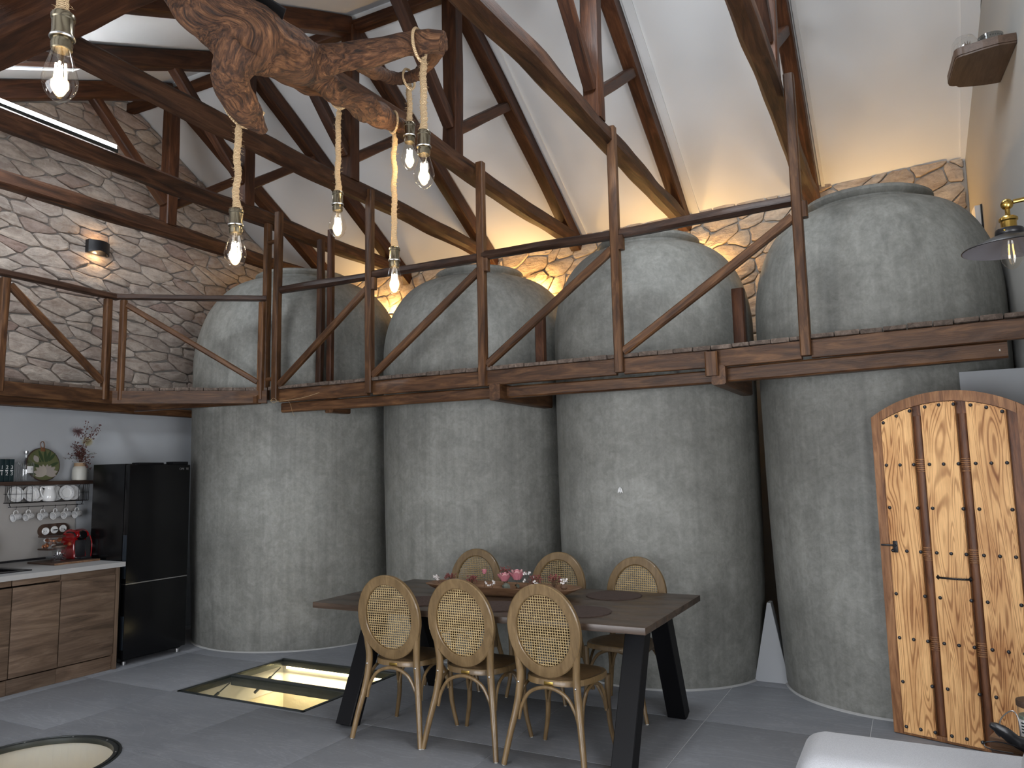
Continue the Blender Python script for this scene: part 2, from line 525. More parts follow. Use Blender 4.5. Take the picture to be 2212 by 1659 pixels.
M['seat_cane'] = wood('dark_woven_cane', (0.085, 0.047, 0.02), (0.14, 0.082, 0.035), (0.20, 0.125, 0.055), 0.5, 0, 9.0, 0.5)
M['table_top'] = wood('walnut_table_top', (0.030, 0.019, 0.012), (0.055, 0.035, 0.023), (0.085, 0.056, 0.038), 0.35, 0, 1.2, 0.05, (0.3, 0.5, 0.72), 0.4, 0.5)
M['cab'] = wood('brown_oak_laminate', (0.058, 0.037, 0.024), (0.115, 0.075, 0.050), (0.18, 0.125, 0.086), 0.5, 1, 0.9, 0.1)
M['cab_edge'] = wood('brown_oak_edge', (0.085, 0.055, 0.035), (0.125, 0.083, 0.055), (0.165, 0.112, 0.076), 0.5, 2, 1.0, 0.1)
M['shelf_wood'] = wood('dark_oak_shelf', (0.030, 0.016, 0.011), (0.055, 0.031, 0.022), (0.085, 0.050, 0.034), 0.5, 1, 1.2, 0.3)
M['oak_shelf'] = wood('smoked_oak_veneer', (0.060, 0.036, 0.024), (0.085, 0.052, 0.035), (0.115, 0.073, 0.050), 0.5, 1, 1.6, 0.06)
M['bowl'] = wood('carved_dough_bowl', (0.11, 0.056, 0.028), (0.20, 0.108, 0.058), (0.30, 0.175, 0.10), 0.5, 0, 1.4, 0.3)
M['bark'] = bark()
M['black'] = plain('black_powder_coat', (0.004, 0.004, 0.005), 0.5, 0, 0.2)
M['black_gloss'] = plain('gloss_black_enamel', (0.003, 0.003, 0.0035), 0.22, 0, 0.35, 0.0)
M['black_satin'] = plain('satin_black', (0.012, 0.012, 0.014), 0.35)
M['iron'] = plain('wrought_iron', (0.022, 0.022, 0.024), 0.4, 0.7)
M['stud'] = plain('dark_iron_stud', (0.07, 0.075, 0.085), 0.38, 0.85)
M['steel'] = plain('brushed_steel', (0.55, 0.55, 0.55), 0.3, 1.0)
M['frame_steel'] = plain('grey_steel_frame', (0.045, 0.052, 0.052), 0.4, 0.6)
M['antique'] = plain('antique_bronze', (0.25, 0.215, 0.15), 0.26, 1.0)
M['brass'] = plain('polished_brass', (0.52, 0.34, 0.09), 0.25, 1.0)
M['silver'] = plain('pewter_ring', (0.5, 0.5, 0.5), 0.28, 1.0)
M['shade_in'] = plain('grey_enamel', (0.10, 0.095, 0.105), 0.45)
M['white_gloss'] = plain('white_glazed_ceramic', (0.78, 0.78, 0.77), 0.12, 0, 0.5, 0.4)
M['white_matt'] = plain('white_matt', (0.75, 0.75, 0.74), 0.6)
M['cream'] = plain('cream_stoneware', (0.52, 0.51, 0.46), 0.45)
M['red'] = plain('red_gloss_plastic', (0.21, 0.004, 0.006), 0.14, 0, 0.5, 0.6)
M['teal'] = plain('dark_teal_cover', (0.006, 0.020, 0.024), 0.4)
M['copper'] = plain('copper_capsule', (0.55, 0.18, 0.06), 0.3, 0.9)
M['worktop'] = plain('pale_grey_worktop', (0.36, 0.355, 0.35), 0.45)
M['splash'] = plaster('beige_splashback', (0.36, 0.34, 0.32), 0.04, 40)
M['rope'] = None
M['glass'] = glass_thin('clear_glass')
M['glass_bulb'] = glass_thin('bulb_glass', (1.0, 0.975, 0.93), f0=0.05, edge=0.6)
M['glass_floor'] = glass_thin('walkable_glass', (0.90, 0.92, 0.88), f0=0.02, edge=0.35)
M['glass_smoke'] = glass_thin('smoked_glass', (0.62, 0.64, 0.65), f0=0.07, edge=0.7)
M['filament'] = emitter('glowing_filament', (1.0, 0.74, 0.40), 110)
M['filament_dim'] = emitter('dim_filament', (1.0, 0.62, 0.2), 1.6)
M['led_cold'] = emitter('led_strip_glow', (0.95, 0.975, 1.0), 34)
M['led_warm'] = emitter('warm_led_glow', (1.0, 0.78, 0.42), 12)
M['lamp_warm'] = emitter('warm_sconce_glow', (1.0, 0.62, 0.28), 10)
M['sofa'] = fabric('off_white_linen', (0.32, 0.325, 0.34))
M['cushion'] = fabric('pale_grey_linen', (0.30, 0.30, 0.305))
M['mat'] = wood('woven_brown_mat', (0.045, 0.028, 0.022), (0.08, 0.052, 0.042), (0.12, 0.082, 0.066), 0.8, 0, 12.0, 0.6)
M['leather'] = plain('brown_leather', (0.16, 0.07, 0.03), 0.5)
M['china'] = patterned('blue_sprigged_china', (0.72, 0.72, 0.72), (0.08, 0.10, 0.13), 70)
M['seam'] = plain('pale_filler', (0.33, 0.33, 0.325), 0.8)
M['paper'] = plain('white_paper_label', (0.7, 0.7, 0.7), 0.7)
M['kraft'] = plain('kraft_paper', (0.33, 0.22, 0.13), 0.8)
M['green'] = plain('sage_green_wax', (0.22, 0.28, 0.22), 0.4)
M['lotus'] = plain('pale_lotus_print', (0.42, 0.37, 0.32), 0.5)
M['lotus2'] = plain('grey_lotus_print', (0.34, 0.30, 0.27), 0.5)
M['olive'] = plain('olive_print', (0.11, 0.12, 0.05), 0.5)
M['leafgreen'] = plain('green_leaf_print', (0.035, 0.06, 0.022), 0.5)
M['rose'] = plain('dusty_pink_petal', (0.55, 0.20, 0.24), 0.6)
M['rose2'] = plain('pale_pink_petal', (0.68, 0.38, 0.38), 0.6)
M['burgundy'] = plain('dried_burgundy_leaf', (0.085, 0.022, 0.018), 0.7)
M['mauve'] = plain('dusty_mauve_bloom', (0.16, 0.085, 0.085), 0.7)
M['straw'] = plain('straw_coloured_bloom', (0.42, 0.37, 0.22), 0.7)
M['twig'] = plain('brown_twig', (0.10, 0.055, 0.03), 0.7)
M['drygrey'] = plain('grey_green_leaf', (0.10, 0.11, 0.085), 0.7)
M['redberry'] = plain('dull_red_berry', (0.20, 0.05, 0.045), 0.6)
M['whiteflower'] = plain('white_blossom', (0.72, 0.68, 0.66), 0.6)
M['foil'] = plain('coloured_foil', (0.5, 0.5, 0.55), 0.15, 1.0)
M['number'] = plain('printed_white_number', (0.6, 0.6, 0.6), 0.6)
M['greylogo'] = plain('grey_lettering', (0.14, 0.14, 0.14), 0.4)
def rope_mat():
    t = NT('jute_rope')
    v = t.coords((1, 1, 1), rand=False)
    w = t.n('ShaderNodeTexWave', {'Vector': t.n('ShaderNodeMapping', {'Vector': v, 'Rotation': (0, 0.35, 0)}).outputs[0], 'Scale': 95.0, 'Distortion': 2.5, 'Detail': 2.0}, bands_direction='Z').outputs['Fac']
    n = t.noise(v, 260, 3, 0.6)
    c = t.ramp(w, [(0.0, (0.26, 0.17, 0.09)), (0.5, (0.48, 0.34, 0.19)), (1.0, (0.62, 0.47, 0.29))])
    t.set(Base_Color=c, Roughness=0.95, Specular_IOR_Level=0.1)
    t.bump(t.math('ADD', w, n), 0.8, 0.004)
    return t.m
M['rope'] = rope_mat()

# ------------------------------------------------------------------ the room
def zc_back(y): return 5.67 - 0.59 * (y - 5.0)
def zc_front(y): return 5.68 + 0.45 * (y - 5.0)
def zroof(y): return zc_back(y) if y > 5.0 else zc_front(y)
def yback(x): return 7.44 - 0.034 * (x - 0.575)
def xright(y): return 0.575 + 0.078 * (7.44 - y)
XL, YF = -7.22, -1.6
DECK = 2.445
HATCH = (-5.10, -3.83, 4.14, 5.26)
WELL = (-4.613, 2.78, 0.458)

def structure(o, label, cat):
    return tag(o, label, cat, None, 'structure')

# floor slab with the two openings, then the tiles
bm = bmesh.new()
def boolean_cut(me, cutters):
    o = bpy.data.objects.new('tmp_a', me); COL.objects.link(o)
    cs = []
    for cm in cutters:
        c = bpy.data.objects.new('tmp_b', cm); COL.objects.link(c); cs.append(c)
        md = o.modifiers.new('b', 'BOOLEAN'); md.object = c; md.operation = 'DIFFERENCE'; md.solver = 'EXACT'
    dg = bpy.context.evaluated_depsgraph_get(); dg.update()
    out = bpy.data.meshes.new_from_object(o.evaluated_get(dg))
    for c in cs: bpy.data.objects.remove(c)
    bpy.data.objects.remove(o)
    return out
bm.free()
def cut_box(): return MB().box(HATCH[0], HATCH[1], HATCH[2], HATCH[3], -2, 1).mesh('cut', None, False)
def cut_cyl(): return MB().lathe([(WELL[2], -2), (WELL[2], 1)], 72, (WELL[0], WELL[1], 0)).mesh('cut', None, False)
slab = MB().box(XL - 0.2, 1.6, YF - 0.2, 7.9, -0.25, -0.003).mesh('floor', None, False)
fl = boolean_cut(slab, [cut_box(), cut_cyl()])
fl.materials.clear(); fl.materials.append(M['grout'])
floor = structure(link('floor', fl), 'grey porcelain tiled floor with glazed openings', 'floor')
TX, TY, TP, TG = -1.31, 3.16, 0.96, 0.005
full = MB().rbox(TG / 2, TP - TG / 2, TG / 2, TP - TG / 2, -0.010, 0.0, 0.0015).mesh('tile', M['tile'])
for i in range(-7, 4):
    for j in range(-5, 5):
        x0 = TX + i * TP; y0 = TY + j * TP; x1 = x0 + TP; y1 = y0 + TP
        if x1 < XL or x0 > 1.25 or y1 < YF or y0 > 7.7: continue
        inbox = x1 > HATCH[0] and x0 < HATCH[1] and y1 > HATCH[2] and y0 < HATCH[3]
        nx = min(max(WELL[0], x0), x1); ny = min(max(WELL[1], y0), y1)
        incyl = math.hypot(nx - WELL[0], ny - WELL[1]) < WELL[2]
        if not (inbox or incyl):
            o = link('tile', full, floor, Matrix.Translation((x0, y0, 0)))
        else:
            me = MB().box(x0 + TG / 2, x1 - TG / 2, y0 + TG / 2, y1 - TG / 2, -0.010, 0.0).mesh('tile', None, False)
            me = boolean_cut(me, [cut_box(), cut_cyl()])
            if len(me.polygons) == 0: continue
            me.materials.clear(); me.materials.append(M['tile'])
            me.transform(Matrix.Translation((-x0, -y0, 0)))
            link('tile', me, floor, Matrix.Translation((x0, y0, 0)))
# lit pits below the openings
m = MB(); a, b, c, d = HATCH; D = -1.35
a -= .01; b += .01; c -= .01; d += .01
m.add([(a, c, D), (b, c, D), (b, d, D), (a, d, D), (a, c, -.01), (b, c, -.01), (b, d, -.01), (a, d, -.01)], [(0, 1, 2, 3), (0, 4, 5, 1), (1, 5, 6, 2), (2, 6, 7, 3), (3, 7, 4, 0)])
m.build('pit_lining', M['pit'], floor, smooth=False)
m = MB().lathe([(0.001, -0.8), (WELL[2] + .01, -0.8), (WELL[2] + .012, -.01)], 64, (WELL[0], WELL[1], 0), False)
m.build('well_lining', M['pit'], floor)

def quadwall(name, pts, nrm, th, mat_, parent=None, label=None):
    n = Vector(nrm) * th
    k = len(pts)
    v = [tuple(p) for p in pts] + [tuple(Vector(p) + n) for p in pts]
    f = [tuple(range(k)), tuple(range(2 * k - 1, k - 1, -1))]
    for i in range(k):
        j = (i + 1) % k
        f.append((j, i, k + i, k + j))
    mb = MB().add(v, f)
    me = mb.mesh(name, mat_, False)
    bmm = bmesh.new(); bmm.from_mesh(me); bmesh.ops.recalc_face_normals(bmm, faces=bmm.faces); bmm.to_mesh(me); bmm.free()
    o = link(name, me, parent)
    return o

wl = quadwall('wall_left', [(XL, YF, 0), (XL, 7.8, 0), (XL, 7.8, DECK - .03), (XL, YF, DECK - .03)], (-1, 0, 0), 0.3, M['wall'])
structure(wl, 'white kitchen wall with stone cladding above the walkway', 'wall')
back_gable = [(XL, YF, DECK - .03), (XL, 7.8, DECK - .03), (XL, 7.8, zc_back(7.8) + .1), (XL, 5.0, 5.78), (XL, YF, zc_front(YF) + .1)]
quadwall('stone_backing', back_gable, (-1, 0, 0), 0.3, M['mortar'], wl)
yb0, yb1 = yback(XL - .3), yback(1.0)
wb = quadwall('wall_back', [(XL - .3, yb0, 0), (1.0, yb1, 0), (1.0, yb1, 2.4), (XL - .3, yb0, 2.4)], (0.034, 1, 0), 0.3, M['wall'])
structure(wb, 'back wall behind the cement vats, clad in stone tinted by warm light at the top', 'wall')
quadwall('stone_backing', [(XL - .3, yb0, 2.4), (1.0, yb1, 2.4), (1.0, yb1, 4.6), (XL - .3, yb0, 4.6)], (0.034, 1, 0), 0.3, M['mortar_light'], wb)
# right wall with its window opening
wr = bpy.data.objects.new('wall_right', None); COL.objects.link(wr); MW[wr] = Matrix.Identity(4)
structure(wr, 'tall off-white gable wall beside the last vat', 'wall')
WY0, WY1, WZ0, WZ1 = 0.25, 2.45, 0.35, 2.3
def wrp(y, z): return (xright(y), y, z)
for poly in ([(YF, 0), (WY0, 0), (WY0, zroof(WY0) + .1), (YF, zroof(YF) + .1)], [(WY1, 0), (7.7, 0), (7.7, zroof(7.7) + .1), (5.0, 5.8), (WY1, zroof(WY1) + .1)],
             [(WY0, 0), (WY1, 0), (WY1, WZ0), (WY0, WZ0)], [(WY0, WZ1), (WY1, WZ1), (WY1, zroof(WY1) + .1), (WY0, zroof(WY0) + .1)]):
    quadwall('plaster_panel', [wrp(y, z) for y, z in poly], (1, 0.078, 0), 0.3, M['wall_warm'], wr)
wf = bpy.data.objects.new('wall_front', None); COL.objects.link(wf); MW[wf] = Matrix.Identity(4)
structure(wf, 'white front wall with a wide glazed opening', 'wall')
for x0, x1, z0, z1 in ((XL - .3, -4.2, 0, 2.8), (-.8, 1.7, 0, 2.8), (-4.2, -.8, 2.4, 2.8)):
    quadwall('plaster_panel', [(x0, YF, z0), (x1, YF, z0), (x1, YF, z1), (x0, YF, z1)], (0, -1, 0), 0.3, M['wall'], wf)
# window and glazed doors that let the daylight in
w1 = thing('window_1', 'side window in the right-hand wall', 'window', kind='structure')
for y0, y1, z0, z1 in ((WY0, WY1, WZ0, WZ0 + .05), (WY0, WY1, WZ1 - .05, WZ1), (WY0, WY0 + .05, WZ0, WZ1), (WY1 - .05, WY1, WZ0, WZ1), (1.33, 1.38, WZ0, WZ1)):
    quadwall('window_frame', [(xright(y0) + .05, y0, z0), (xright(y1) + .05, y1, z0), (xright(y1) + .05, y1, z1), (xright(y0) + .05, y0, z1)], (1, 0.078, 0), 0.05, M['black'], w1)
w2 = thing('window_2', 'glazed folding doors in the front wall', 'window', kind='structure')
for x0, x1, z0, z1 in ((-4.2, -.8, 0, .05), (-4.2, -.8, 2.35, 2.4), (-4.2, -4.15, 0, 2.4), (-.85, -.8, 0, 2.4), (-3.1, -3.05, 0, 2.4), (-1.95, -1.9, 0, 2.4)):
    MB().box(x0, x1, YF - .12, YF - .06, z0, z1).build('window_frame', M['black'], w2, smooth=False)

# ceilings
def slope_slab(name, x0, x1, y0, y1, zf, holes, mat_):
    xs = sorted({x0, x1} | {h[0] for h in holes} | {h[1] for h in holes})
    ys = sorted({y0, y1} | {h[2] for h in holes} | {h[3] for h in holes})
    mb = MB(); th = 0.14
    for i in range(len(xs) - 1):
        for j in range(len(ys) - 1):
            cx = (xs[i] + xs[i + 1]) / 2; cy = (ys[j] + ys[j + 1]) / 2
            if any(h[0] < cx < h[1] and h[2] < cy < h[3] for h in holes): continue
            v = []
            for dz in (0, th):
                for (x, y) in ((xs[i], ys[j]), (xs[i + 1], ys[j]), (xs[i + 1], ys[j + 1]), (xs[i], ys[j + 1])): v.append((x, y, zf(y) + dz))
            mb.add(v, [(3, 2, 1, 0), (4, 5, 6, 7), (0, 1, 5, 4), (1, 2, 6, 5), (2, 3, 7, 6), (3, 0, 4, 7)])
    return mb.build(name, mat_, smooth=False)
SKY = [(-6.2, -5.55, 2.72, 3.78), (-1.72, -.82, 3.3, 4.3), (-.45, .25, 3.3, 4.1)]  # first is the gable roof window; the other two are added for light
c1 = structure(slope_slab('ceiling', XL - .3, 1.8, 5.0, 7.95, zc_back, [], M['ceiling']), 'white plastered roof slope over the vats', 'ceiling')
c2 = structure(slope_slab('ceiling', XL - .3, 1.8, YF - .3, 5.0, zc_front, SKY, M['ceiling']), 'white plastered roof slope on the near side with a roof window and two added light openings', 'ceiling')
for n, h in enumerate(SKY):
    w = thing('window_%d' % (3 + n), ['roof window showing blue sky above the stone gable', 'added unseen roof opening high on the near slope, lighting the ceiling above the vats', 'small added unseen roof opening on the near slope, lighting the ceiling by the end wall'][n], 'window', kind='structure')
    for (x0, x1, y0, y1) in ((h[0], h[1], h[2], h[2] + .04), (h[0], h[1], h[3] - .04, h[3]), (h[0], h[0] + .04, h[2], h[3]), (h[1] - .04, h[1], h[2], h[3])):
        mb = MB(); v = []
        for dz in (0.05, 0.16):
            for (x, y) in ((x0, y0), (x1, y0), (x1, y1), (x0, y1)): v.append((x, y, zc_front(y) + dz))
        mb.add(v, [(3, 2, 1, 0), (4, 5, 6, 7), (0, 1, 5, 4), (1, 2, 6, 5), (2, 3, 7, 6), (3, 0, 4, 7)])
        mb.build('window_frame', M['frame_steel'], w, smooth=False)

# plaster pier under the walkway beside the last vat, and the small filler between vats
p = MB().box(0.295, 0.69, 5.62, 6.9, 0, 2.19).build('wall_pier', M['wall'], smooth=False)
structure(p, 'short white plaster pier between the last vat and the right wall', 'wall')
p = MB().add([(-1.19, 6.17, 0), (-0.94, 6.17, 0), (-1.05, 6.20, .58), (-1.075, 6.20, .58), (-1.19, 6.30, 0), (-0.94, 6.30, 0), (-1.05, 6.30, .58), (-1.075, 6.30, .58)],
    [(0, 1, 2, 3), (7, 6, 5, 4), (1, 5, 6, 2), (2, 6, 7, 3), (3, 7, 4, 0)]).build('wall_filler', M['wall'], smooth=False)
structure(p, 'white plaster filler at floor level between two vats', 'wall')

# ------------------------------------------------------------------ stone cladding
def clip(poly, px, py, nx, ny):
    """keep the side where (p - (px,py)).n <= 0"""
    out = []
    k = len(poly)
    for i in range(k):
        a = poly[i]; b = poly[(i + 1) % k]
        da = (a[0] - px) * nx + (a[1] - py) * ny; db = (b[0] - px) * nx + (b[1] - py) * ny
        if da <= 0: out.append(a)
        if (da < 0 < db) or (db < 0 < da):
            t = da / (da - db)
            out.append((a[0] + (b[0] - a[0]) * t, a[1] + (b[1] - a[1]) * t))
    return out

def stones(parent, u0, u1, v0, v1, limits, toworld, mat_, su, sv, seed, tilt, limit=300):
    rnd = random.Random(seed)
    # work in a space squashed so that cells come out long and low
    ct, st = math.cos(tilt), math.sin(tilt)
    def fw(u, v): return ((u * ct + v * st) / su, (-u * st + v * ct) / sv)
    def bk(a, b): return (a * su * ct - b * sv * st, a * su * st + b * sv * ct)
    cs = [fw(u, v) for u in (u0, u1) for v in (v0, v1)]
    amin = int(min(c[0] for c in cs)) - 2; amax = int(max(c[0] for c in cs)) + 2
    bmin = int(min(c[1] for c in cs)) - 2; bmax = int(max(c[1] for c in cs)) + 2
    S = {}
    for i in range(amin, amax + 1):
        for j in range(bmin, bmax + 1):
            S[(i, j)] = (i + 0.5 * (j % 2) + rnd.uniform(-.48, .48), j + rnd.uniform(-.42, .42))
    Wt = {k: rnd.uniform(0, .42) for k in S}
    made = 0
    for (i, j), p in S.items():
        poly = [(p[0] - 2, p[1] - 2), (p[0] + 2, p[1] - 2), (p[0] + 2, p[1] + 2), (p[0] - 2, p[1] + 2)]
        for di in range(-2, 3):
            for dj in range(-2, 3):
                q = S.get((i + di, j + dj))
                if q is None or (di == 0 and dj == 0): continue
                dd = (q[0] - p[0]) ** 2 + (q[1] - p[1]) ** 2; tt = .5 + (Wt[(i, j)] - Wt[(i + di, j + dj)]) / (2 * dd)
                poly = clip(poly, p[0] + (q[0] - p[0]) * tt, p[1] + (q[1] - p[1]) * tt, q[0] - p[0], q[1] - p[1])
                if len(poly) < 3: break
            if len(poly) < 3: break
        if len(poly) < 3: continue
        poly = [bk(*q) for q in poly]
        for (px, py, nx, ny) in limits:
            poly = clip(poly, px, py, nx, ny)
            if len(poly) < 3: break
        if len(poly) < 3: continue
        area_ = 0.5 * abs(sum(poly[k][0] * poly[(k + 1) % len(poly)][1] - poly[(k + 1) % len(poly)][0] * poly[k][1] for k in range(len(poly))))
        if area_ < 0.0035: continue
        cx = sum(q[0] for q in poly) / len(poly); cy = sum(q[1] for q in poly) / len(poly)
        # cut corners once, jitter, shrink for the joint
        cut = []
        k = len(poly)
        for t in range(k):
            a = poly[t]; b = poly[(t + 1) % k]
            if math.hypot(a[0] - b[0], a[1] - b[1]) < 0.03:
                cut.append(((a[0] + b[0]) / 2, (a[1] + b[1]) / 2)); continue
            cut.append((a[0] * .87 + b[0] * .13, a[1] * .87 + b[1] * .13)); 
            if math.hypot(a[0] - b[0], a[1] - b[1]) > .10: q = rnd.uniform(.4, .6); cut.append((a[0] * (1 - q) + b[0] * q + rnd.uniform(-.007, .007), a[1] * (1 - q) + b[1] * q + rnd.uniform(-.007, .007)))
            cut.append((a[0] * .13 + b[0] * .87, a[1] * .13 + b[1] * .87))
        ring = []
        for (x, y) in cut:
            dx, dy = x - cx, y - cy; L = math.hypot(dx, dy) + 1e-6
            g = 0.004 + rnd.uniform(-.003, .007)
            s = max(0.2, 1 - g / L)
            ring.append((dx * s, dy * s))
        k = len(ring)
        th = rnd.uniform(.020, .042)
        vs_ = []
        for (x, y) in ring: vs_.append((x, y, -0.005))
        for (x, y) in ring: vs_.append((x * .975, y * .955, th * rnd.uniform(.72, .9)))
        for (x, y) in ring:
            vs_.append((x * .80, y * .76, th * rnd.uniform(.85, 1.1)))
        vs_.append((0, 0, th * rnd.uniform(.9, 1.15)))
        fs_ = []
        for t in range(k):
            t2 = (t + 1) % k
            fs_.append((t, t2, k + t2, k + t)); fs_.append((k + t, k + t2, 2 * k + t2, 2 * k + t)); fs_.append((2 * k + t, 2 * k + t2, 3 * k))
        mb = MB().add(vs_, fs_)
        ar = sum(ring[t][0] * ring[(t + 1) % k][1] - ring[(t + 1) % k][0] * ring[t][1] for t in range(k))
        if ar < 0: mb.f = [tuple(reversed(f)) for f in mb.f]
        link('stone', mb.mesh('stone', mat_, True, 24), parent, toworld(cx, cy))
        made += 1
    return made
# left gable: u = Y, v = Z, outward +X
def left_w(u, v): return basis((XL, u, v), (0, 1, 0), (0, 0, 1))
nx_, ny_ = 0.59, 1.0
lims = [(2.7, 0, -1, 0), (7.75, 0, 1, 0), (0, DECK - .02, 0, -1), (5.0, 5.64, .59, 1.0), (5.0, 5.65, -.45, 1.0)]
n1 = stones(wl, 2.7, 7.75, 2.3, 5.8, lims, left_w, M['stone'], 0.305, 0.118, 11, -0.12)
# back wall: u = -X direction reversed so that outward is -Y
Rb = math.atan(-0.034)
def back_w(u, v): return basis((u, yback(u), v), (math.cos(Rb), math.sin(Rb), 0), (0, 0, 1))
lims = [(XL, 0, -1, 0), (0.56, 0, 1, 0), (0, 2.75, 0, -1), (0, 4.24, 0, 1)]
n2 = stones(wb, XL, .56, 2.7, 4.3, lims, back_w, M['stone_back'], 0.27, 0.155, 5, 0.35)
print('stones', n1, n2)

# ------------------------------------------------------------------ the four cement vats
def vat(cx, cy, R, H, rb, rim, seed, label, collar=True):
    Hd = H - 0.095                      # where the dome meets the collar
    zs = 2.78
    prof = [(0.02, 0.0), (rb * 0.985, 0.0), (rb, 0.03)]
    for k in range(1, 15):
        t = k / 14
        z = 0.03 + (zs - 0.03) * t
        e = 1 - (1 - t) ** 2.6
        prof.append((rb + (R - rb) * e, z))
    n = 18
    for k in range(1, n + 1):
        a = PI / 2 * k / n * 0.95
        prof.append((rim + (R - rim) * math.cos(a) ** 0.80, zs + (Hd - zs) * (math.sin(a) / math.sin(PI / 2 * .95)) ** 1.06))
    last = prof[-1][0]
    prof += [(last - 0.010, Hd + 0.012), (last - 0.008, Hd + 0.03), (last + 0.012, Hd + 0.05), (last + 0.020, Hd + 0.065), (last + 0.018, Hd + 0.085), (last + 0.004, Hd + 0.095), (last - 0.07, Hd + 0.095), (last - 0.08, Hd + 0.06), (last - 0.08, Hd - .1)]
    mb = MB().lathe(prof, 112, (0, 0, 0), False)
    v2 = []
    for (x, y, z) in mb.v:
        r = math.hypot(x, y); a = math.atan2(y, x)
        d = 0.009 * noise.noise(Vector((math.cos(a) * 1.6 + seed, math.sin(a) * 1.6, z * 1.2))) + 0.003 * noise.noise(Vector((x * 5 + seed, y * 5, z * 4)))
        s = 1 + d if r > .1 else 1
        v2.append((x * s, y * s, z))
    mb.v = v2
    o = mb.build('cement_vat', M['concrete'], None, Matrix.Translation((cx, cy, 0)), True, 30)
    tag(o, label, 'vat', 'row of grey cement vats')
    MB().lathe([(rb * .97, .0006), (rb + .010, .0006), (rb + .009, .004), (rb + .004, .008), (rb * .985, .014)], 96, (0, 0, 0), False).build('floor_seam', M['seam'], o, Matrix.Translation((cx, cy, 0)))
    return o
vat(-5.90, 6.30, 1.11, 3.80, 1.06, .40, 1.0, 'tall grey cement vat in the corner beside the black fridge')
vat(-3.81, 6.61, .965, 3.62, .92, .35, 5.0, 'grey cement vat behind the flower tray, second from the fridge')
v3_ = vat(-1.96, 6.41, 0.850, 3.60, .815, .36, 9.0, 'grey cement vat behind the right end of the dining table')
vat(-0.19, 6.335, 0.855, 3.62, .785, .38, 14.0, 'grey cement vat behind the studded door')

# ------------------------------------------------------------------ roof timbers
ZT = 4.10
TR = [(-0.66, 'timber roof truss nearest the right-hand wall, above the last vat'),
      (-1.89, 'timber roof truss crossing above the vat at the table end'),
      (-3.10, 'timber roof truss crossing just behind the driftwood lamp branches'),
      (-4.17, 'timber roof truss whose tie beam starts behind the nearest hanging bulb'),
      (-5.42, 'timber roof truss with a bright light strip lying on its tie beam'),
      (-6.50, 'timber roof truss standing closest to the stone gable wall')]
def raft_b(y, d): return zc_back(y) - d
def raft_f(y, d): return zc_front(y) - d
for n, (x, lab) in enumerate(TR):
    t = thing('roof_truss', lab, 'roof truss', (x, 5.0, ZT), 0, 'roof trusses')
    ye = yback(x)
    w = 0.135 if n in (1, 2) else 0.125
    beam('tie_beam', (x, 2.30, ZT), (x, ye - .01, ZT), w, 0.15, M['tie'], t, wob=.012, ch=.03, step=.12)
    # rafters hang just under the plaster
    beam('rafter', (x, 5.02, raft_b(5.02, .10)), (x, ye - .02, raft_b(ye - .02, .10)), .115, .16, M['beam'], t, wob=.005)
    beam('rafter', (x, 4.98, raft_f(4.98, .10)), (x, YF + .1, raft_f(YF + .1, .10)), .115, .16, M['beam'], t, wob=.005)
    beam('king_post', (x, 5.0, ZT + .05), (x, 5.0, 5.56), .13, .12, M['beam'], t, up=(0, 1, 0), wob=.006)
    beam('strut', (x, 5.05, 4.38), (x, 5.93, raft_b(5.93, .15)), .09, .085, M['beam'], t, wob=.004)
    beam('strut', (x, 4.95, 4.38), (x, 4.16, raft_f(4.16, .15)), .09, .095, M['beam'], t, wob=.004)
for n, (xa, wd) in enumerate(((-1.89 + .075, .075), (-.66 + .075, .03), (-3.10 + .075, .05), (xright(6.2) - .13, .125))):
    y0, y1 = 5.06, yback(xa) - .005
    mb = MB(); v = []
    for dz in (-.022, .003):
        for (x, y) in ((xa, y0), (xa + wd, y0), (xa + wd, y1), (xa, y1)): v.append((x, y, zc_back(y) + dz))
    mb.add(v, [(3, 2, 1, 0), (4, 5, 6, 7), (0, 1, 5, 4), (1, 2, 6, 5), (2, 3, 7, 6), (3, 0, 4, 7)])
    structure(mb.build('trim_%d' % (n + 1), M['ceiling'], smooth=False), 'raised white plaster strip running down the roof slope', 'trim')
rb_ = beam('ridge_beam', (XL + .02, 5.02, 5.57), (xright(5) - .02, 5.02, 5.57), .10, .09, M['beam'], None, wob=.006)
tag(rb_, 'ridge beam running under the peak of the roof', 'beam')
gb = beam('girder_beam', (XL + .02, 2.24, 4.12), (xright(2.2) - .02, 2.24, 4.12), .24, .27, M['beam'], None, wob=.008, ch=.02)
tag(gb, 'thick reddish brown cross girder above the nearest hanging bulb', 'beam')
# light strip on top of the tie beam
ls = thing('light_strip', 'bright white light strip lying along the tie beam by the stone gable', 'light strip', (-5.42, 2.9, 4.180))
MB().rbox(-.02, .02, -.6, .78, 0, .030, .002).build('profile', M['frame_steel'], ls)
MB().rbox(-.018, .018, -.59, .77, .0305, .062, .006).build('diffuser', M['led_cold'], ls)

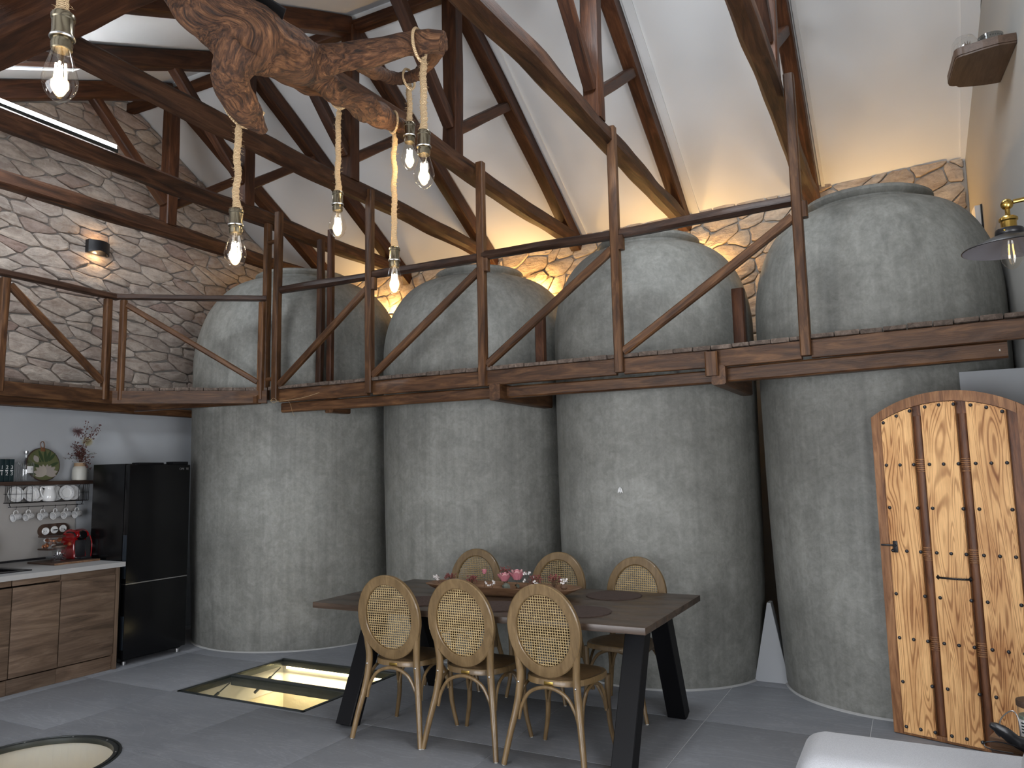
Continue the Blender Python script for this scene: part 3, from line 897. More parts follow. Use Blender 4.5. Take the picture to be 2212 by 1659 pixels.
# ------------------------------------------------------------------ walkway and railing
YE = 5.2
def ye(x): return 5.2 if x < -1.2 else 5.2 - (x + 1.2) * .095
wk = thing('walkway', 'dark timber walkway hung in front of the vats', 'walkway', (-2.4, YE, DECK))
VATS = [(-5.90, 6.30, 1.11), (-3.81, 6.61, .965), (-1.96, 6.41, .85), (-.19, 6.335, .855)]
def deck_back(x):
    y = 5.98
    for cx, cy, R in VATS:
        if abs(x - cx) < R + .04:
            y = min(y, cy - math.sqrt(max(0, (R + .045) ** 2 - (x - cx) ** 2)))
    return y
S1, S2 = Vector((-6.40, 4.40)), Vector((-5.30, 5.2))          # corner edge of the walkway
rp = random.Random(3)
x = S2.x + .02
while x < 0.60:
    w = rp.uniform(.105, .15)
    x1 = min(x + w, .615)
    yb_ = min(deck_back(x), deck_back((x + x1) / 2), deck_back(x1))
    if yb_ - ye(x) > .08:
        mb = MB().rbox(x - (x + x1) / 2 + .002, x1 - (x + x1) / 2 - .002, 0, yb_ - ye(x) + rp.uniform(.0, .02), -.03 + rp.uniform(-.004, .004), rp.uniform(-.003, .004), .006)
        mb.build('plank', M['plank'], wk, Matrix.Translation(((x + x1) / 2, ye(x) - rp.uniform(.004, .02), DECK)))
    x = x1
# corner planks and planks along the stone gable
y = 2.2
while y < 4.4:
    w = rp.uniform(.11, .15); y1 = min(y + w, 4.41)
    mb = MB().rbox(0, .80, y - (y + y1) / 2 + .002, y1 - (y + y1) / 2 - .002, -.03, rp.uniform(-.003, .003), .006)
    mb.build('plank', M['plank'], wk, Matrix.Translation((XL + .03, (y + y1) / 2, DECK)))
    y = y1
d_ = (S2 - S1).normalized(); nrm_ = Vector((-d_.y, d_.x)); Lc = (S2 - S1).length
k = 0; s = 0
while s < Lc:
    w = rp.uniform(.11, .15); s1 = min(s + w, Lc)
    p = S1 + d_ * (s + s1) / 2
    reach = .84 if s < Lc * .45 else .26
    if s < .3: reach = .30 + s
    mb = MB().rbox(-(s1 - s) / 2 + .002, (s1 - s) / 2 - .002, 0, reach, -.03, rp.uniform(-.003, .003), .006)
    mb.build('plank', M['plank'], wk, basis((p.x, p.y, DECK - .001), (d_.x, d_.y, 0), (nrm_.x, nrm_.y, 0)))
    s = s1
# fascia boards between the posts, and the lower joists
POSTS = [(-0.558, 4.205), (-1.834, 4.165), (-2.97, 4.13), (-4.10, 4.12), (-5.185, 4.11)]
xs = [.60, POSTS[0][0], -1.17] + [p[0] for p in POSTS[1:]]
for a, b in zip(xs[:-1], xs[1:]):
    beam('fascia', (b + .03, ye(b) + .022, DECK - .092), (a - (.03 if a < .6 else 0), ye(a) + .022, DECK - .092), .042, .118, M['pine'], wk, wob=.002, ch=.004)
beam('joist', (-5.15, YE + .06, DECK - .20), (-2.80, YE + .13, DECK - .20), .07, .09, M['pine'], wk, wob=.003)
beam('joist', (-2.90, YE + .13, DECK - .205), (-1.15, YE + .13, DECK - .205), .07, .09, M['pine'], wk, wob=.003)
beam('joist', (-1.17, ye(-1.17) + .10, DECK - .20), (0.52, ye(.52) + .10, DECK - .20), .09, .10, M['pine'], wk, wob=.003)
for xx, ln_ in ((-4.6, .30), (-2.86, .95), (-1.13, .95)):
    beam('bracket', (xx, YE + (.06 if ln_ < .5 else -.02), DECK - .205), (xx, YE + ln_, DECK - .205), .095, .13, M['pine'], wk, wob=.004)
beam('bracket_cap', (-1.17, YE - .03, DECK - .05), (-1.17, YE - .03, DECK - .215), .085, .06, M['pine'], wk, up=(0, 1, 0), wob=.002)
beam('fascia', (S1.x, S1.y, DECK - .092), (S2.x, S2.y, DECK - .092), .042, .118, M['pine'], wk, wob=.002, ch=.004)
beam('fascia', (S1.x + .0, 2.2, DECK - .092), (S1.x + .0, S1.y, DECK - .092), .042, .118, M['pine'], wk, wob=.002, ch=.004)
beam('joist', (S1.x - .13, 2.2, DECK - .16), (S1.x - .13, S1.y + .3, DECK - .16), .07, .10, M['pine'], wk, wob=.003)
beam('joist', (XL + .06, 2.2, DECK - .115), (XL + .06, 6.0, DECK - .115), .07, .08, M['pine'], wk, wob=.003)
beam('joist', (XL + .02, 4.95, DECK - .115), (-5.35, 5.15, DECK - .115), .07, .08, M['pine'], wk, wob=.003)
for yy in (2.6, 3.3, 4.0):
    beam('bracket', (XL + .02, yy, DECK - .115), (S1.x - .0, yy, DECK - .115), .07, .08, M['pine'], wk, wob=.003)
    MB().box(XL + .04, S1.x - .05, yy + .30, yy + .315, DECK - .036, DECK - .031).build('joint_strip', M['white_matt'], wk, smooth=False)
for (px, pz, pl) in ((.48, DECK - .2, 0), (.08, DECK - .2, 0), (-.32, DECK - .2, 0)):
    MB().lathe([(.0001, -.004), (.006, -.003), (.007, 0)], 10).build('peg', M['cream'], wk, basis((px, ye(px) + .053, pz), (1, 0, 0), (0, 0, 1)))

RZ = 3.345
rl = thing('railing', 'stained timber railing with diagonal braces along the walkway', 'railing', (-2.4, YE, DECK))
for n, (xx, zt) in enumerate(POSTS):
    zb = 2.29 if n == 2 else 2.31
    beam('post', (xx, ye(xx) - .005, zb), (xx, ye(xx) - .005, zt), .066, .066, M['pine'], rl, up=(0, 1, 0), wob=.003, ch=.008)
    if n < 4:
        beam('corbel', (xx + .018, ye(xx) + .0, RZ - .13), (xx + .018, ye(xx) + .0, RZ - .025), .09, .06, M['pine'], rl, up=(0, 1, 0), wob=.002)
for a, b in ((-5.16, -4.12), (-4.09, -2.985), (-2.96, -1.85), (-1.82, -.575)):
    za = RZ + (.015 if a < -5 else 0)
    beam('top_rail', (a, ye(a) + .012, za), (b, ye(b) + .012, RZ), .075, .07, M['rail'], rl, wob=.008, ch=.02, step=.09, rnd=.5)
for (a, b) in ((-5.15, -4.13), (-4.065, -3.0), (-2.935, -1.865), (-1.80, -.59)):
    beam('brace', (a, ye(a), DECK + .015), (b, ye(b), RZ - .115), .05, .062, M['pine'], rl, wob=.002)
# pair of hanger posts at the corner with two small rungs
beam('post', (-5.345, YE + .02, 2.33), (-5.345, YE + .02, 4.03), .055, .075, M['pine'], rl, up=(0, 1, 0), wob=.003)
for zz in (2.52, 3.84):
    beam('rung', (-5.345, YE + .01, zz), (-5.19, YE + .01, zz), .04, .035, M['pine'], rl, wob=.001)
# corner panel
def cp(s, off=0.0): q = S1 + d_ * s + nrm_ * off; return q
for s_ in (.07, Lc - .06):
    q = cp(s_)
    beam('post', (q.x, q.y, 2.33), (q.x, q.y, 3.255), .06, .05, M['pine'], rl, up=(0, 1, 0), wob=.003)
q0, q1 = cp(.0), cp(Lc - .02)
beam('top_rail', (q0.x, q0.y, 3.285), (q1.x, q1.y, 3.29), .07, .05, M['rail'], rl, wob=.004, rnd=.4)
q0, q1 = cp(.10), cp(Lc - .09)
beam('brace', (q0.x, q0.y, 3.21), (q1.x, q1.y, DECK + .05), .045, .05, M['pine'], rl, wob=.002)
# side along the stone gable
for yy in (3.43, 4.33):
    beam('post', (S1.x, yy, 2.33), (S1.x, yy, 3.25), .062, .062, M['pine'], rl, up=(0, 1, 0), wob=.003)
beam('top_rail', (S1.x, 2.2, 3.285), (S1.x, 4.42, 3.29), .075, .055, M['rail'], rl, wob=.006, rnd=.45)
beam('brace', (S1.x, 3.47, 3.20), (S1.x, 4.30, DECK + .05), .05, .06, M['pine'], rl, wob=.002)
beam('brace', (S1.x, 2.5, 3.20), (S1.x, 3.40, DECK + .05), .05, .06, M['pine'], rl, wob=.002)
# free posts on the deck, in front of the vats
for (xx, yy, zt, mm, lab, w_) in ((-4.98, 5.55, 3.90, 'tie', 'blackish upright post on the walkway beside the corner vat, darker of two', .065), (-4.86, 5.56, 3.985, 'beam', 'brown upright post on the walkway beside the corner vat, next to a darker post', .06),
                                  (-2.665, 5.62, 2.89, 'beam', 'short dark post stub on the walkway, between second and third vats', .075), (-1.06, 5.64, 2.915, 'beam', 'short dark post stub on the walkway, left of the last vat', .085)):
    o = beam('post_stub' if zt < 3 else 'upright_post', (xx, yy, DECK + .001), (xx, yy, zt), w_, w_, M[mm], None, up=(0, 1, 0), wob=.003)
    tag(o, lab, 'post')
# tied string under the walkway
mb = MB().tube(spline([(-5.22, 5.16, 2.31), (-5.05, 5.155, 2.298), (-4.8, 5.15, 2.315), (-4.62, 5.15, 2.345)], 6), .0025, 6)
mb.tube(spline([(-5.20, 5.15, 2.31), (-5.16, 5.14, 2.33), (-5.12, 5.145, 2.30), (-5.16, 5.14, 2.285), (-5.20, 5.15, 2.305)], 5), .0022, 6)
mb.tube(spline([(-4.98, 5.145, 2.29), (-4.95, 5.14, 2.26), (-4.93, 5.14, 2.2), (-4.9, 5.14, 2.15)], 5), .0014, 5)
tag(mb.build('string', M['rope']), 'thin pale string tied under the walkway corner', 'string')

# ------------------------------------------------------------------ warm strips behind the vats
for (xx, zz, pw, lab) in ((-5.85, 3.60, 5.0, 'the corner vat'), (-3.78, 3.55, 8.5, 'the second vat'), (-1.93, 3.53, 8.0, 'the third vat'), (-0.16, 3.53, 4.2, 'the last vat')):
    yw_ = yback(xx); yb_ = yw_ - .14; ln_ = .56
    o = thing('wall_uplight', 'warm light strip on the stone wall hidden behind ' + lab, 'light strip', (xx, yb_, zz), 0, 'warm strips on the back wall')
    MB().rbox(-ln_ / 2, ln_ / 2, -.015, .02, -.012, 0, .003).build('profile', M['frame_steel'], o)
    for sx in (-1, 1): MB().box(sx * ln_ * .4 - .008, sx * ln_ * .4 + .008, .02, .14, -.012, -.002).build('arm', M['frame_steel'], o, smooth=False)
    MB().rbox(-ln_ / 2 + .005, ln_ / 2 - .005, -.011, .011, .0005, .008, .002).build('diffuser', M['led_warm'], o)
    for dx in (-.22, .22): point('warm_strip_light', (xx + dx, yb_, zz + .05), pw, (1.0, .56, .18), .04)
# wall sconce on the stone gable
sc_ = thing('wall_sconce', 'black up-and-down wall light on the stone gable', 'wall lamp', (XL + .05, 4.69, 3.94))
n = 14
arc = [(.0, -.112)] + [(.052 + .055 * math.sin(PI * k / n), -.112 + .224 * k / n) for k in range(n + 1)] + [(.0, .112)]
body = MB()
for (z0, z1) in ((-.065, .065),):
    vs_ = [(x_, y_, z0 + (.025 if 0 < i < len(arc) - 1 else 0) * math.sin(PI * max(0, min(1, (i - 1) / n)))) for i, (x_, y_) in enumerate(arc)] + [(x_, y_, z1) for x_, y_ in arc]
    kk = len(arc); fs_ = [(i, i + 1, kk + i + 1, kk + i) for i in range(kk - 1)]
    body.add(vs_, fs_)
    body.add([(x_ * .93, y_ * .96, z) for (x_, y_, z) in vs_], [tuple(reversed(f)) for f in fs_])
body.build('housing', M['black_satin'], sc_)
MB().rbox(0, .012, -.10, .10, -.06, .06, .002).build('back_plate', M['black_satin'], sc_)
MB().rbox(.02, .06, -.07, .07, -.006, .006, .003).build('lamp_element', M['lamp_warm'], sc_)
point('sconce_light_up', (XL + .10, 4.69, 3.985), .8, (1, .62, .3), .02)
point('sconce_light_down', (XL + .10, 4.69, 3.89), 1.2, (1, .62, .3), .02)

# ------------------------------------------------------------------ driftwood lamp
CH = dict(
 trunk=[(-1.351, 0.766, 2.665, 0.03), (-1.446, 0.904, 2.789, 0.044), (-1.576, 1.103, 2.917, 0.067), (-1.649, 1.287, 2.958, 0.085), (-1.633, 1.36, 2.901, 0.09), (-1.585, 1.449, 2.845, 0.098), (-1.578, 1.565, 2.854, 0.082), (-1.562, 1.685, 2.865, 0.06)],
 R=[(-1.562, 1.685, 2.865, 0.058), (-1.472, 1.73, 2.884, 0.043), (-1.358, 1.766, 2.892, 0.038), (-1.24, 1.793, 2.894, 0.035), (-1.148, 1.809, 2.88, 0.036)],
 DR=[(-1.588, 1.672, 2.865, 0.052), (-1.572, 1.738, 2.855, 0.045), (-1.582, 1.848, 2.846, 0.037), (-1.602, 2.005, 2.871, 0.048), (-1.635, 2.153, 2.907, 0.038), (-1.617, 2.275, 2.917, 0.022)],
 LL=[(-1.565, 1.43, 2.809, 0.075), (-1.627, 1.44, 2.748, 0.052), (-1.663, 1.482, 2.715, 0.050), (-1.701, 1.579, 2.689, 0.042), (-1.698, 1.642, 2.655, 0.014)],
 LL2=[(-1.665, 1.50, 2.712, 0.04), (-1.690, 1.545, 2.680, 0.03), (-1.690, 1.59, 2.66, 0.012)],
 back=[(-1.662, 1.574, 2.883, 0.06), (-1.698, 1.665, 2.908, 0.05), (-1.739, 1.811, 2.935, 0.04), (-1.772, 1.959, 2.971, 0.036), (-1.804, 2.108, 3.008, 0.026)],
 hoop=[(-1.464, 1.786, 2.90, 0.03), (-1.557, 2.011, 3.003, 0.027), (-1.551, 2.124, 3.027, 0.025), (-1.455, 2.118, 3.021, 0.025), (-1.27, 1.964, 2.975, 0.018)])
mb = MB(); cl = []
for nme, c in CH.items():
    q = spline(c, 7)
    for i, p in enumerate(q): cl.append((Vector(p[:3]), p[3], i))
    mb.tube([p[:3] for p in q], [p[3] for p in q], 14)
me0 = mb.mesh('raw', None, False)
bm = bmesh.new(); bm.from_mesh(me0); bmesh.ops.recalc_face_normals(bm, faces=bm.faces); bm.to_mesh(me0); bm.free()
o = bpy.data.objects.new('tmp', me0); COL.objects.link(o)
md = o.modifiers.new('r', 'REMESH'); md.mode = 'VOXEL'; md.voxel_size = 0.0065
md = o.modifiers.new('s', 'SMOOTH'); md.factor = 0.5; md.iterations = 6
dg = bpy.context.evaluated_depsgraph_get(); dg.update()
me = bpy.data.meshes.new_from_object(o.evaluated_get(dg))
bpy.data.objects.remove(o)
me.name = 'driftwood_log'
# grain runs along the limbs: store (along, around) per vertex, carve furrows with it
segs = []
for nme, c in CH.items():
    q = spline(c, 7); acc = hash(nme) % 7 * 0.0
    L = 0.0
    for i in range(len(q) - 1):
        a = np.array(q[i][:3]); b = np.array(q[i + 1][:3]); segs.append((a, b, L)); L += float(np.linalg.norm(b - a))
A = np.array([s_[0] for s_ in segs]); Bv = np.array([s_[1] for s_ in segs]); L0 = np.array([s_[2] for s_ in segs])
nv = len(me.vertices)
co = np.empty(nv * 3); me.vertices.foreach_get('co', co); co = co.reshape(-1, 3)
no = np.empty(nv * 3); me.vertices.foreach_get('normal', no); no = no.reshape(-1, 3)
D = Bv - A; DD = (D ** 2).sum(1); DN = D / np.sqrt(DD)[:, None]
grain = np.zeros((nv, 3)); newco = co.copy()
CEN = np.array([-1.58, 1.5, 2.85])
for i in range(nv):
    p = co[i]
    t = np.clip(((p - A) * D).sum(1) / DD, 0, 1)
    pr = A + D * t[:, None]
    d2 = ((p - pr) ** 2).sum(1)
    w = 1.0 / (d2 + 1e-5) ** 3
    ref = DN[int(d2.argmin())]
    sg = np.sign(DN @ ref)
    dv = (DN * (w * sg)[:, None]).sum(0); dv /= np.linalg.norm(dv) + 1e-9
    q = p - CEN
    al = float(q @ dv)
    g = (q - dv * al) * 40.0 + dv * al * 2.2      # furrows: fine across the limb, long along it
    grain[i] = g
    f1 = noise.noise(Vector(g * .55)); f3 = noise.noise(Vector(g * 1.4)); f2 = noise.noise(Vector(p * 9.0))
    newco[i] = p + no[i] * (f1 * .0045 + f2 * .015 + f3 * .003)
me.vertices.foreach_set('co', newco.reshape(-1))
at = me.attributes.new('grain', 'FLOAT_VECTOR', 'POINT')
at.data.foreach_set('vector', grain.reshape(-1))
me.materials.clear(); me.materials.append(M['bark']); me.shade_smooth(); me.update()
dl = thing('driftwood_chandelier', 'gnarled brown driftwood branch hung as a ceiling lamp', 'chandelier', (-1.58, 1.5, 2.85))
me.transform(Matrix.Translation((1.58, -1.5, -2.85)))
link('driftwood_log', me, dl)
# steel hanger: strap, shackle and chain to the roof
hx, hy, hz = -1.53, 1.40, 2.985
mb = MB().M
mb = MB(); mb.rbox(-.03, .03, -.06, .06, .0, .006, .002); mb.lathe([(.0001, .012), (.008, .012), (.01, .006)], 12, (0, .035, 0)); mb.lathe([(.0001, .012), (.008, .012), (.01, .006)], 12, (0, -.035, 0))
mb.build('strap', M['iron'], dl, basis((hx, hy + .06, hz - .06), (.8, -.5, .2), (.5, .75, -.42)))
zr = zc_front(hy) - .02
k = 0; z = hz - .05
while z < zr:
    pts = [(0.013 * math.cos(2 * PI * i / 12), 0, .022 * math.sin(2 * PI * i / 12)) for i in range(12)]
    mbk = MB().tube(pts, .0035, 6, closed=True)
    mbk.build('chain_link', M['iron'], dl, Matrix.Translation((hx, hy, z)) @ Matrix.Rotation(PI / 2 * (k % 2), 4, 'Z'))
    z += .034; k += 1

def pendant(tip, ztop, label, loop, energy):
    x, y, z = tip
    t = thing('hanging_bulb', label, 'bulb', (x, y, z), 0, 'filament bulbs on the driftwood lamp')
    gl = [(.0005, 0), (.004, .003), (.010, .006), (.0185, .013), (.0265, .024), (.0308, .038), (.0318, .048), (.0300, .060), (.0258, .076), (.0212, .092), (.0180, .104), (.0165, .112)]
    MB().lathe(gl, 32, (0, 0, 0), False).build('glass', M['glass_bulb'], t)
    zs = .110
    MB().lathe([(.0001, zs - .002), (.0165, zs - .002), (.0185, zs), (.0195, zs + .012), (.0175, zs + .0125), (.0175, zs + .020), (.0215, zs + .021), (.0222, zs + .027), (.0195, zs + .032), (.0195, zs + .060), (.0215, zs + .062), (.0215, zs + .070), (.0185, zs + .074), (.0001, zs + .075)], 32).build('socket', M['antique'], t)
    MB().tube([(.0205 * math.cos(2 * PI * i / 24), .0205 * math.sin(2 * PI * i / 24), zs + .024) for i in range(24)], .0028, 8, closed=True).build('socket_ring', M['silver'], t)
    stem = MB().lathe([(.0001, .055), (.003, .055), (.0035, .08), (.007, .10), (.009, .112)], 12)
    stem.build('glass_stem', M['glass_bulb'], t)
    fm = MB()
    for k in range(4):
        a = PI / 4 + PI / 2 * k
        fm.tube([(.011 * math.cos(a), .011 * math.sin(a), .030), (.008 * math.cos(a), .008 * math.sin(a), .082)], .002, 6)
    fm.build('filament', M['filament'], t)
    # rope
    L = ztop - z - zs - .07
    n = max(8, int(L / .006)); pts = []; rad = []
    for i in range(n + 1):
        q = i / n; zz = zs + .072 + L * q
        pts.append((.0022 * math.sin(zz * 60 + x * 9), .0022 * math.cos(zz * 47 + y * 7), zz))
        r = .0105 + .0012 * math.sin(i * 2.1) + .0008 * noise.noise(Vector((x * 30, y, i * .4)))
        if q < .10: r += .0055 * (1 - q / .10)
        if q > .94: r *= .75
        rad.append(r)
    MB().tube(pts, rad, 10).build('rope', M['rope'], t)
    rr = random.Random(int(x * 1000)); fz = MB()
    for i in range(90):
        zz = zs + .075 + L * rr.random(); a = rr.uniform(0, 2 * PI); l_ = rr.uniform(.004, .012)
        p0 = Vector((.010 * math.cos(a), .010 * math.sin(a), zz)); p1 = p0 + Vector((math.cos(a) * l_, math.sin(a) * l_, rr.uniform(-.006, .006)))
        fz.tube([p0, p1], [.0005, .0002], 3)
    fz.build('loose_fibre', M['rope'], t)
    if loop:
        lp = [Vector(q) - Vector(tip) for q in loop]
        MB().tube(spline([tuple(q) for q in lp], 6), .0048, 8).build('rope_loop', M['rope'], t)
    point('bulb_light', (x, y, z + .05), energy, (1.0, .70, .36), .022)
    return t
def ringloop(c, ax, r, up=(0, 0, 1), sx=1.0):
    ax = Vector(ax).normalized(); e1 = (Vector(up) - ax * Vector(up).dot(ax)).normalized(); e2 = ax.cross(e1)
    return [tuple(Vector(c) + (e1 * math.cos(a) + e2 * math.sin(a) * sx) * r) for a in [2 * PI * i / 10 for i in range(11)]]
EN = 0.7
pendant((-1.403, 0.83, 2.321), 2.70, 'largest, nearest glowing bulb hanging before the thick girder', ringloop((-1.40, .835, 2.735), (-.5, .75, .4), .048), EN)
pendant((-1.736, 1.567, 2.215), 2.665, 'glowing bulb tied under the broken downward driftwood limb', [(-1.725, 1.49, 2.735), (-1.735, 1.52, 2.69), (-1.736, 1.567, 2.665), (-1.715, 1.60, 2.665), (-1.665, 1.60, 2.70)], EN)
pendant((-1.845, 2.146, 2.48), 3.00, 'glowing bulb on a long rope in front of the corner post pair', ringloop((-1.815, 2.12, 3.012), (-.05, .15, .05), .034), EN)
pendant((-1.648, 2.232, 2.256), 2.895, 'lowest glowing bulb, hanging in front of the walkway rail', ringloop((-1.632, 2.205, 2.912), (.1, .15, .02), .037, sx=1.2), EN)
pendant((-1.549, 2.192, 2.699), 3.035, 'glowing bulb hung from the thin curved driftwood hoop, behind another bulb', ringloop((-1.525, 2.155, 3.03), (1, 0, 0), .035), EN)
pendant((-1.246, 1.837, 2.453), 2.872, 'glowing bulb tied to the sawn end of the straight driftwood branch', ringloop((-1.235, 1.80, 2.893), (.9, .15, 0), .047), EN)

# ------------------------------------------------------------------ glazed floor hatch and round well
hx0, hx1, hy0, hy1 = HATCH
fh = thing('floor_hatch', 'rectangular two-pane glass floor hatch lit from below', 'floor hatch', (hx0, hy0, 0))
W_, D_ = hx1 - hx0, hy1 - hy0
ym = 4.665 - hy0
for (a, b, c, d, h) in ((0, W_, 0, .028, .006), (0, W_, D_ - .035, D_, .006), (0, .028, 0, D_, .006), (W_ - .028, W_, 0, D_, .006)):
    MB().rbox(a + .001, b - .001, c + .001, d - .001, -.05, h, .002).build('frame_bar', M['frame_steel'], fh)
MB().rbox(.03, W_ - .03, ym - .03, ym + .03, -.07, .004, .002).build('frame_bar', M['frame_steel'], fh)
for (c, d) in ((.029, ym - .031), (ym + .031, D_ - .036)):
    MB().box(.029, W_ - .029, c, d, -.016, -.002).build('pane', M['glass_floor'], fh, smooth=False)
for (p0, p1) in (((.13, .12, -.14), (.10, .42, -.03)), ((.13, .66, -.16), (.10, .98, -.035))):
    st = MB(); st.tube([p0, Vector(p0).lerp(Vector(p1), .6)], .012, 10); st.tube([Vector(p0).lerp(Vector(p1), .58), p1], .005, 8)
    st.build('gas_strut', M['frame_steel'], fh)
MB().rbox(.05, W_ - .05, D_ - .02, D_ - .008, -.075, -.058, .002).build('light_strip', M['led_warm'], fh)
area('hatch_light', (hx0 + W_ / 2, hy1 - .06, -.10), (hx0 + W_ / 2, hy1 - .35, -1.3), W_ - .1, .04, 9, (1, .76, .42))
rw_ = thing('round_floor_light', 'round glass floor window glowing warm at the kitchen side', 'floor hatch', (WELL[0], WELL[1], 0))
R = WELL[2]
MB().lathe([(R - .045, -.03), (R - .045, .002), (R - .04, .004), (R - .022, .004), (R - .02, -.004), (R - .014, -.004), (R - .012, .004), (R - .001, .004), (R - .001, -.03)], 80, cap=False).build('ring_frame', M['frame_steel'], rw_)
MB().lathe([(.0001, -.012), (R - .046, -.012)], 80, cap=False).build('pane', M['glass_floor'], rw_)
for k in range(10):
    a = 2 * PI * k / 10 + .2
    MB().lathe([(.0001, .006), (.005, .0055), (.006, .004)], 10, ((R - .031) * math.cos(a), (R - .031) * math.sin(a), 0)).build('screw', M['steel'], rw_)
for a in (-1.2, -.2, 2.0):
    point('well_light', (WELL[0] + .34 * math.cos(a), WELL[1] + .34 * math.sin(a), -.60), 0.75, (1, .70, .32), .05)

# ------------------------------------------------------------------ dining table
TZ = .775
tb = thing('dining_table', 'dark walnut dining table on black A-shaped steel legs', 'table', (-2.47, 4.575, 0))
X0, X1, Y0, Y1 = -1.15, 1.15, -.585, .585
nb = 6
for k in range(nb):
    a = Y0 + (Y1 - Y0) * k / nb; b = Y0 + (Y1 - Y0) * (k + 1) / nb
    MB().rbox(X0, X1, a + .0002, b - .0002, TZ - .038, TZ, .0012 if 0 < k < nb - 1 else .003).build('top_plank', M['table_top'], tb)
for sx in (-.89, .985):
    for sy in (-1, 1):
        beam('leg', (-2.47 + sx, 4.575 + sy * .20, TZ - .05), (-2.47 + sx, 4.575 + sy * .535, .004), .105, .12, M['black'], tb, up=(1, 0, 0), wob=0, ch=.004)
    MB().rbox(sx - .045, sx + .045, -.46, .46, TZ - .062, TZ - .039, .003).build('cross_plate', M['black'], tb)
for sy in (-.32, .32):
    MB().rbox(-.97, 1.02, sy - .025, sy + .025, TZ - .085, TZ - .039, .003).build('apron_bar', M['black'], tb)

# ------------------------------------------------------------------ cane-back chairs
def cane_panel(a, b, cell):
    """woven cane: square cells with eight-sided holes, kept inside an ellipse (half axes a, b) in the XZ plane"""
    mb = MB(); idx = {}
    nx = int(a / cell) + 1; nz = int(b / cell) + 1
    th = .0016
    for i in range(-nx, nx + 1):
        for j in range(-nz, nz + 1):
            cx = i * cell; cz = j * cell
            if (cx / a) ** 2 + (cz / b) ** 2 > 1.0: continue
            h = cell / 2; g = cell * .33; c = cell * .12
            o_ = [(-h, -h), (h, -h), (h, h), (-h, h)]
            q = [(-g + c, -g), (g - c, -g), (g, -g + c), (g, g - c), (g - c, g), (-g + c, g), (-g, g - c), (-g, -g + c)]
            vs_ = [(cx + x_, 0, cz + z_) for x_, z_ in o_] + [(cx + x_, th, cz + z_) for x_, z_ in q]
            mb.add(vs_, [(0, 1, 5, 4), (1, 6, 5), (1, 2, 7, 6), (2, 8, 7), (2, 3, 9, 8), (3, 10, 9), (3, 0, 11, 10), (0, 4, 11)])
    return mb
def seat_outline(n=48, s=1.0, yo=0.0):
    pts = []
    for k in range(n):
        a = 2 * PI * k / n
        c_, s_ = math.cos(a), math.sin(a)
        y = math.copysign(abs(s_) ** .72, s_) * .205 * s
        t = (y / s + .205) / .41
        half = (.185 + .05 * t) * s
        x = math.copysign(abs(c_) ** .62, c_) * half
        pts.append((x, y + .035 + yo))
    return pts
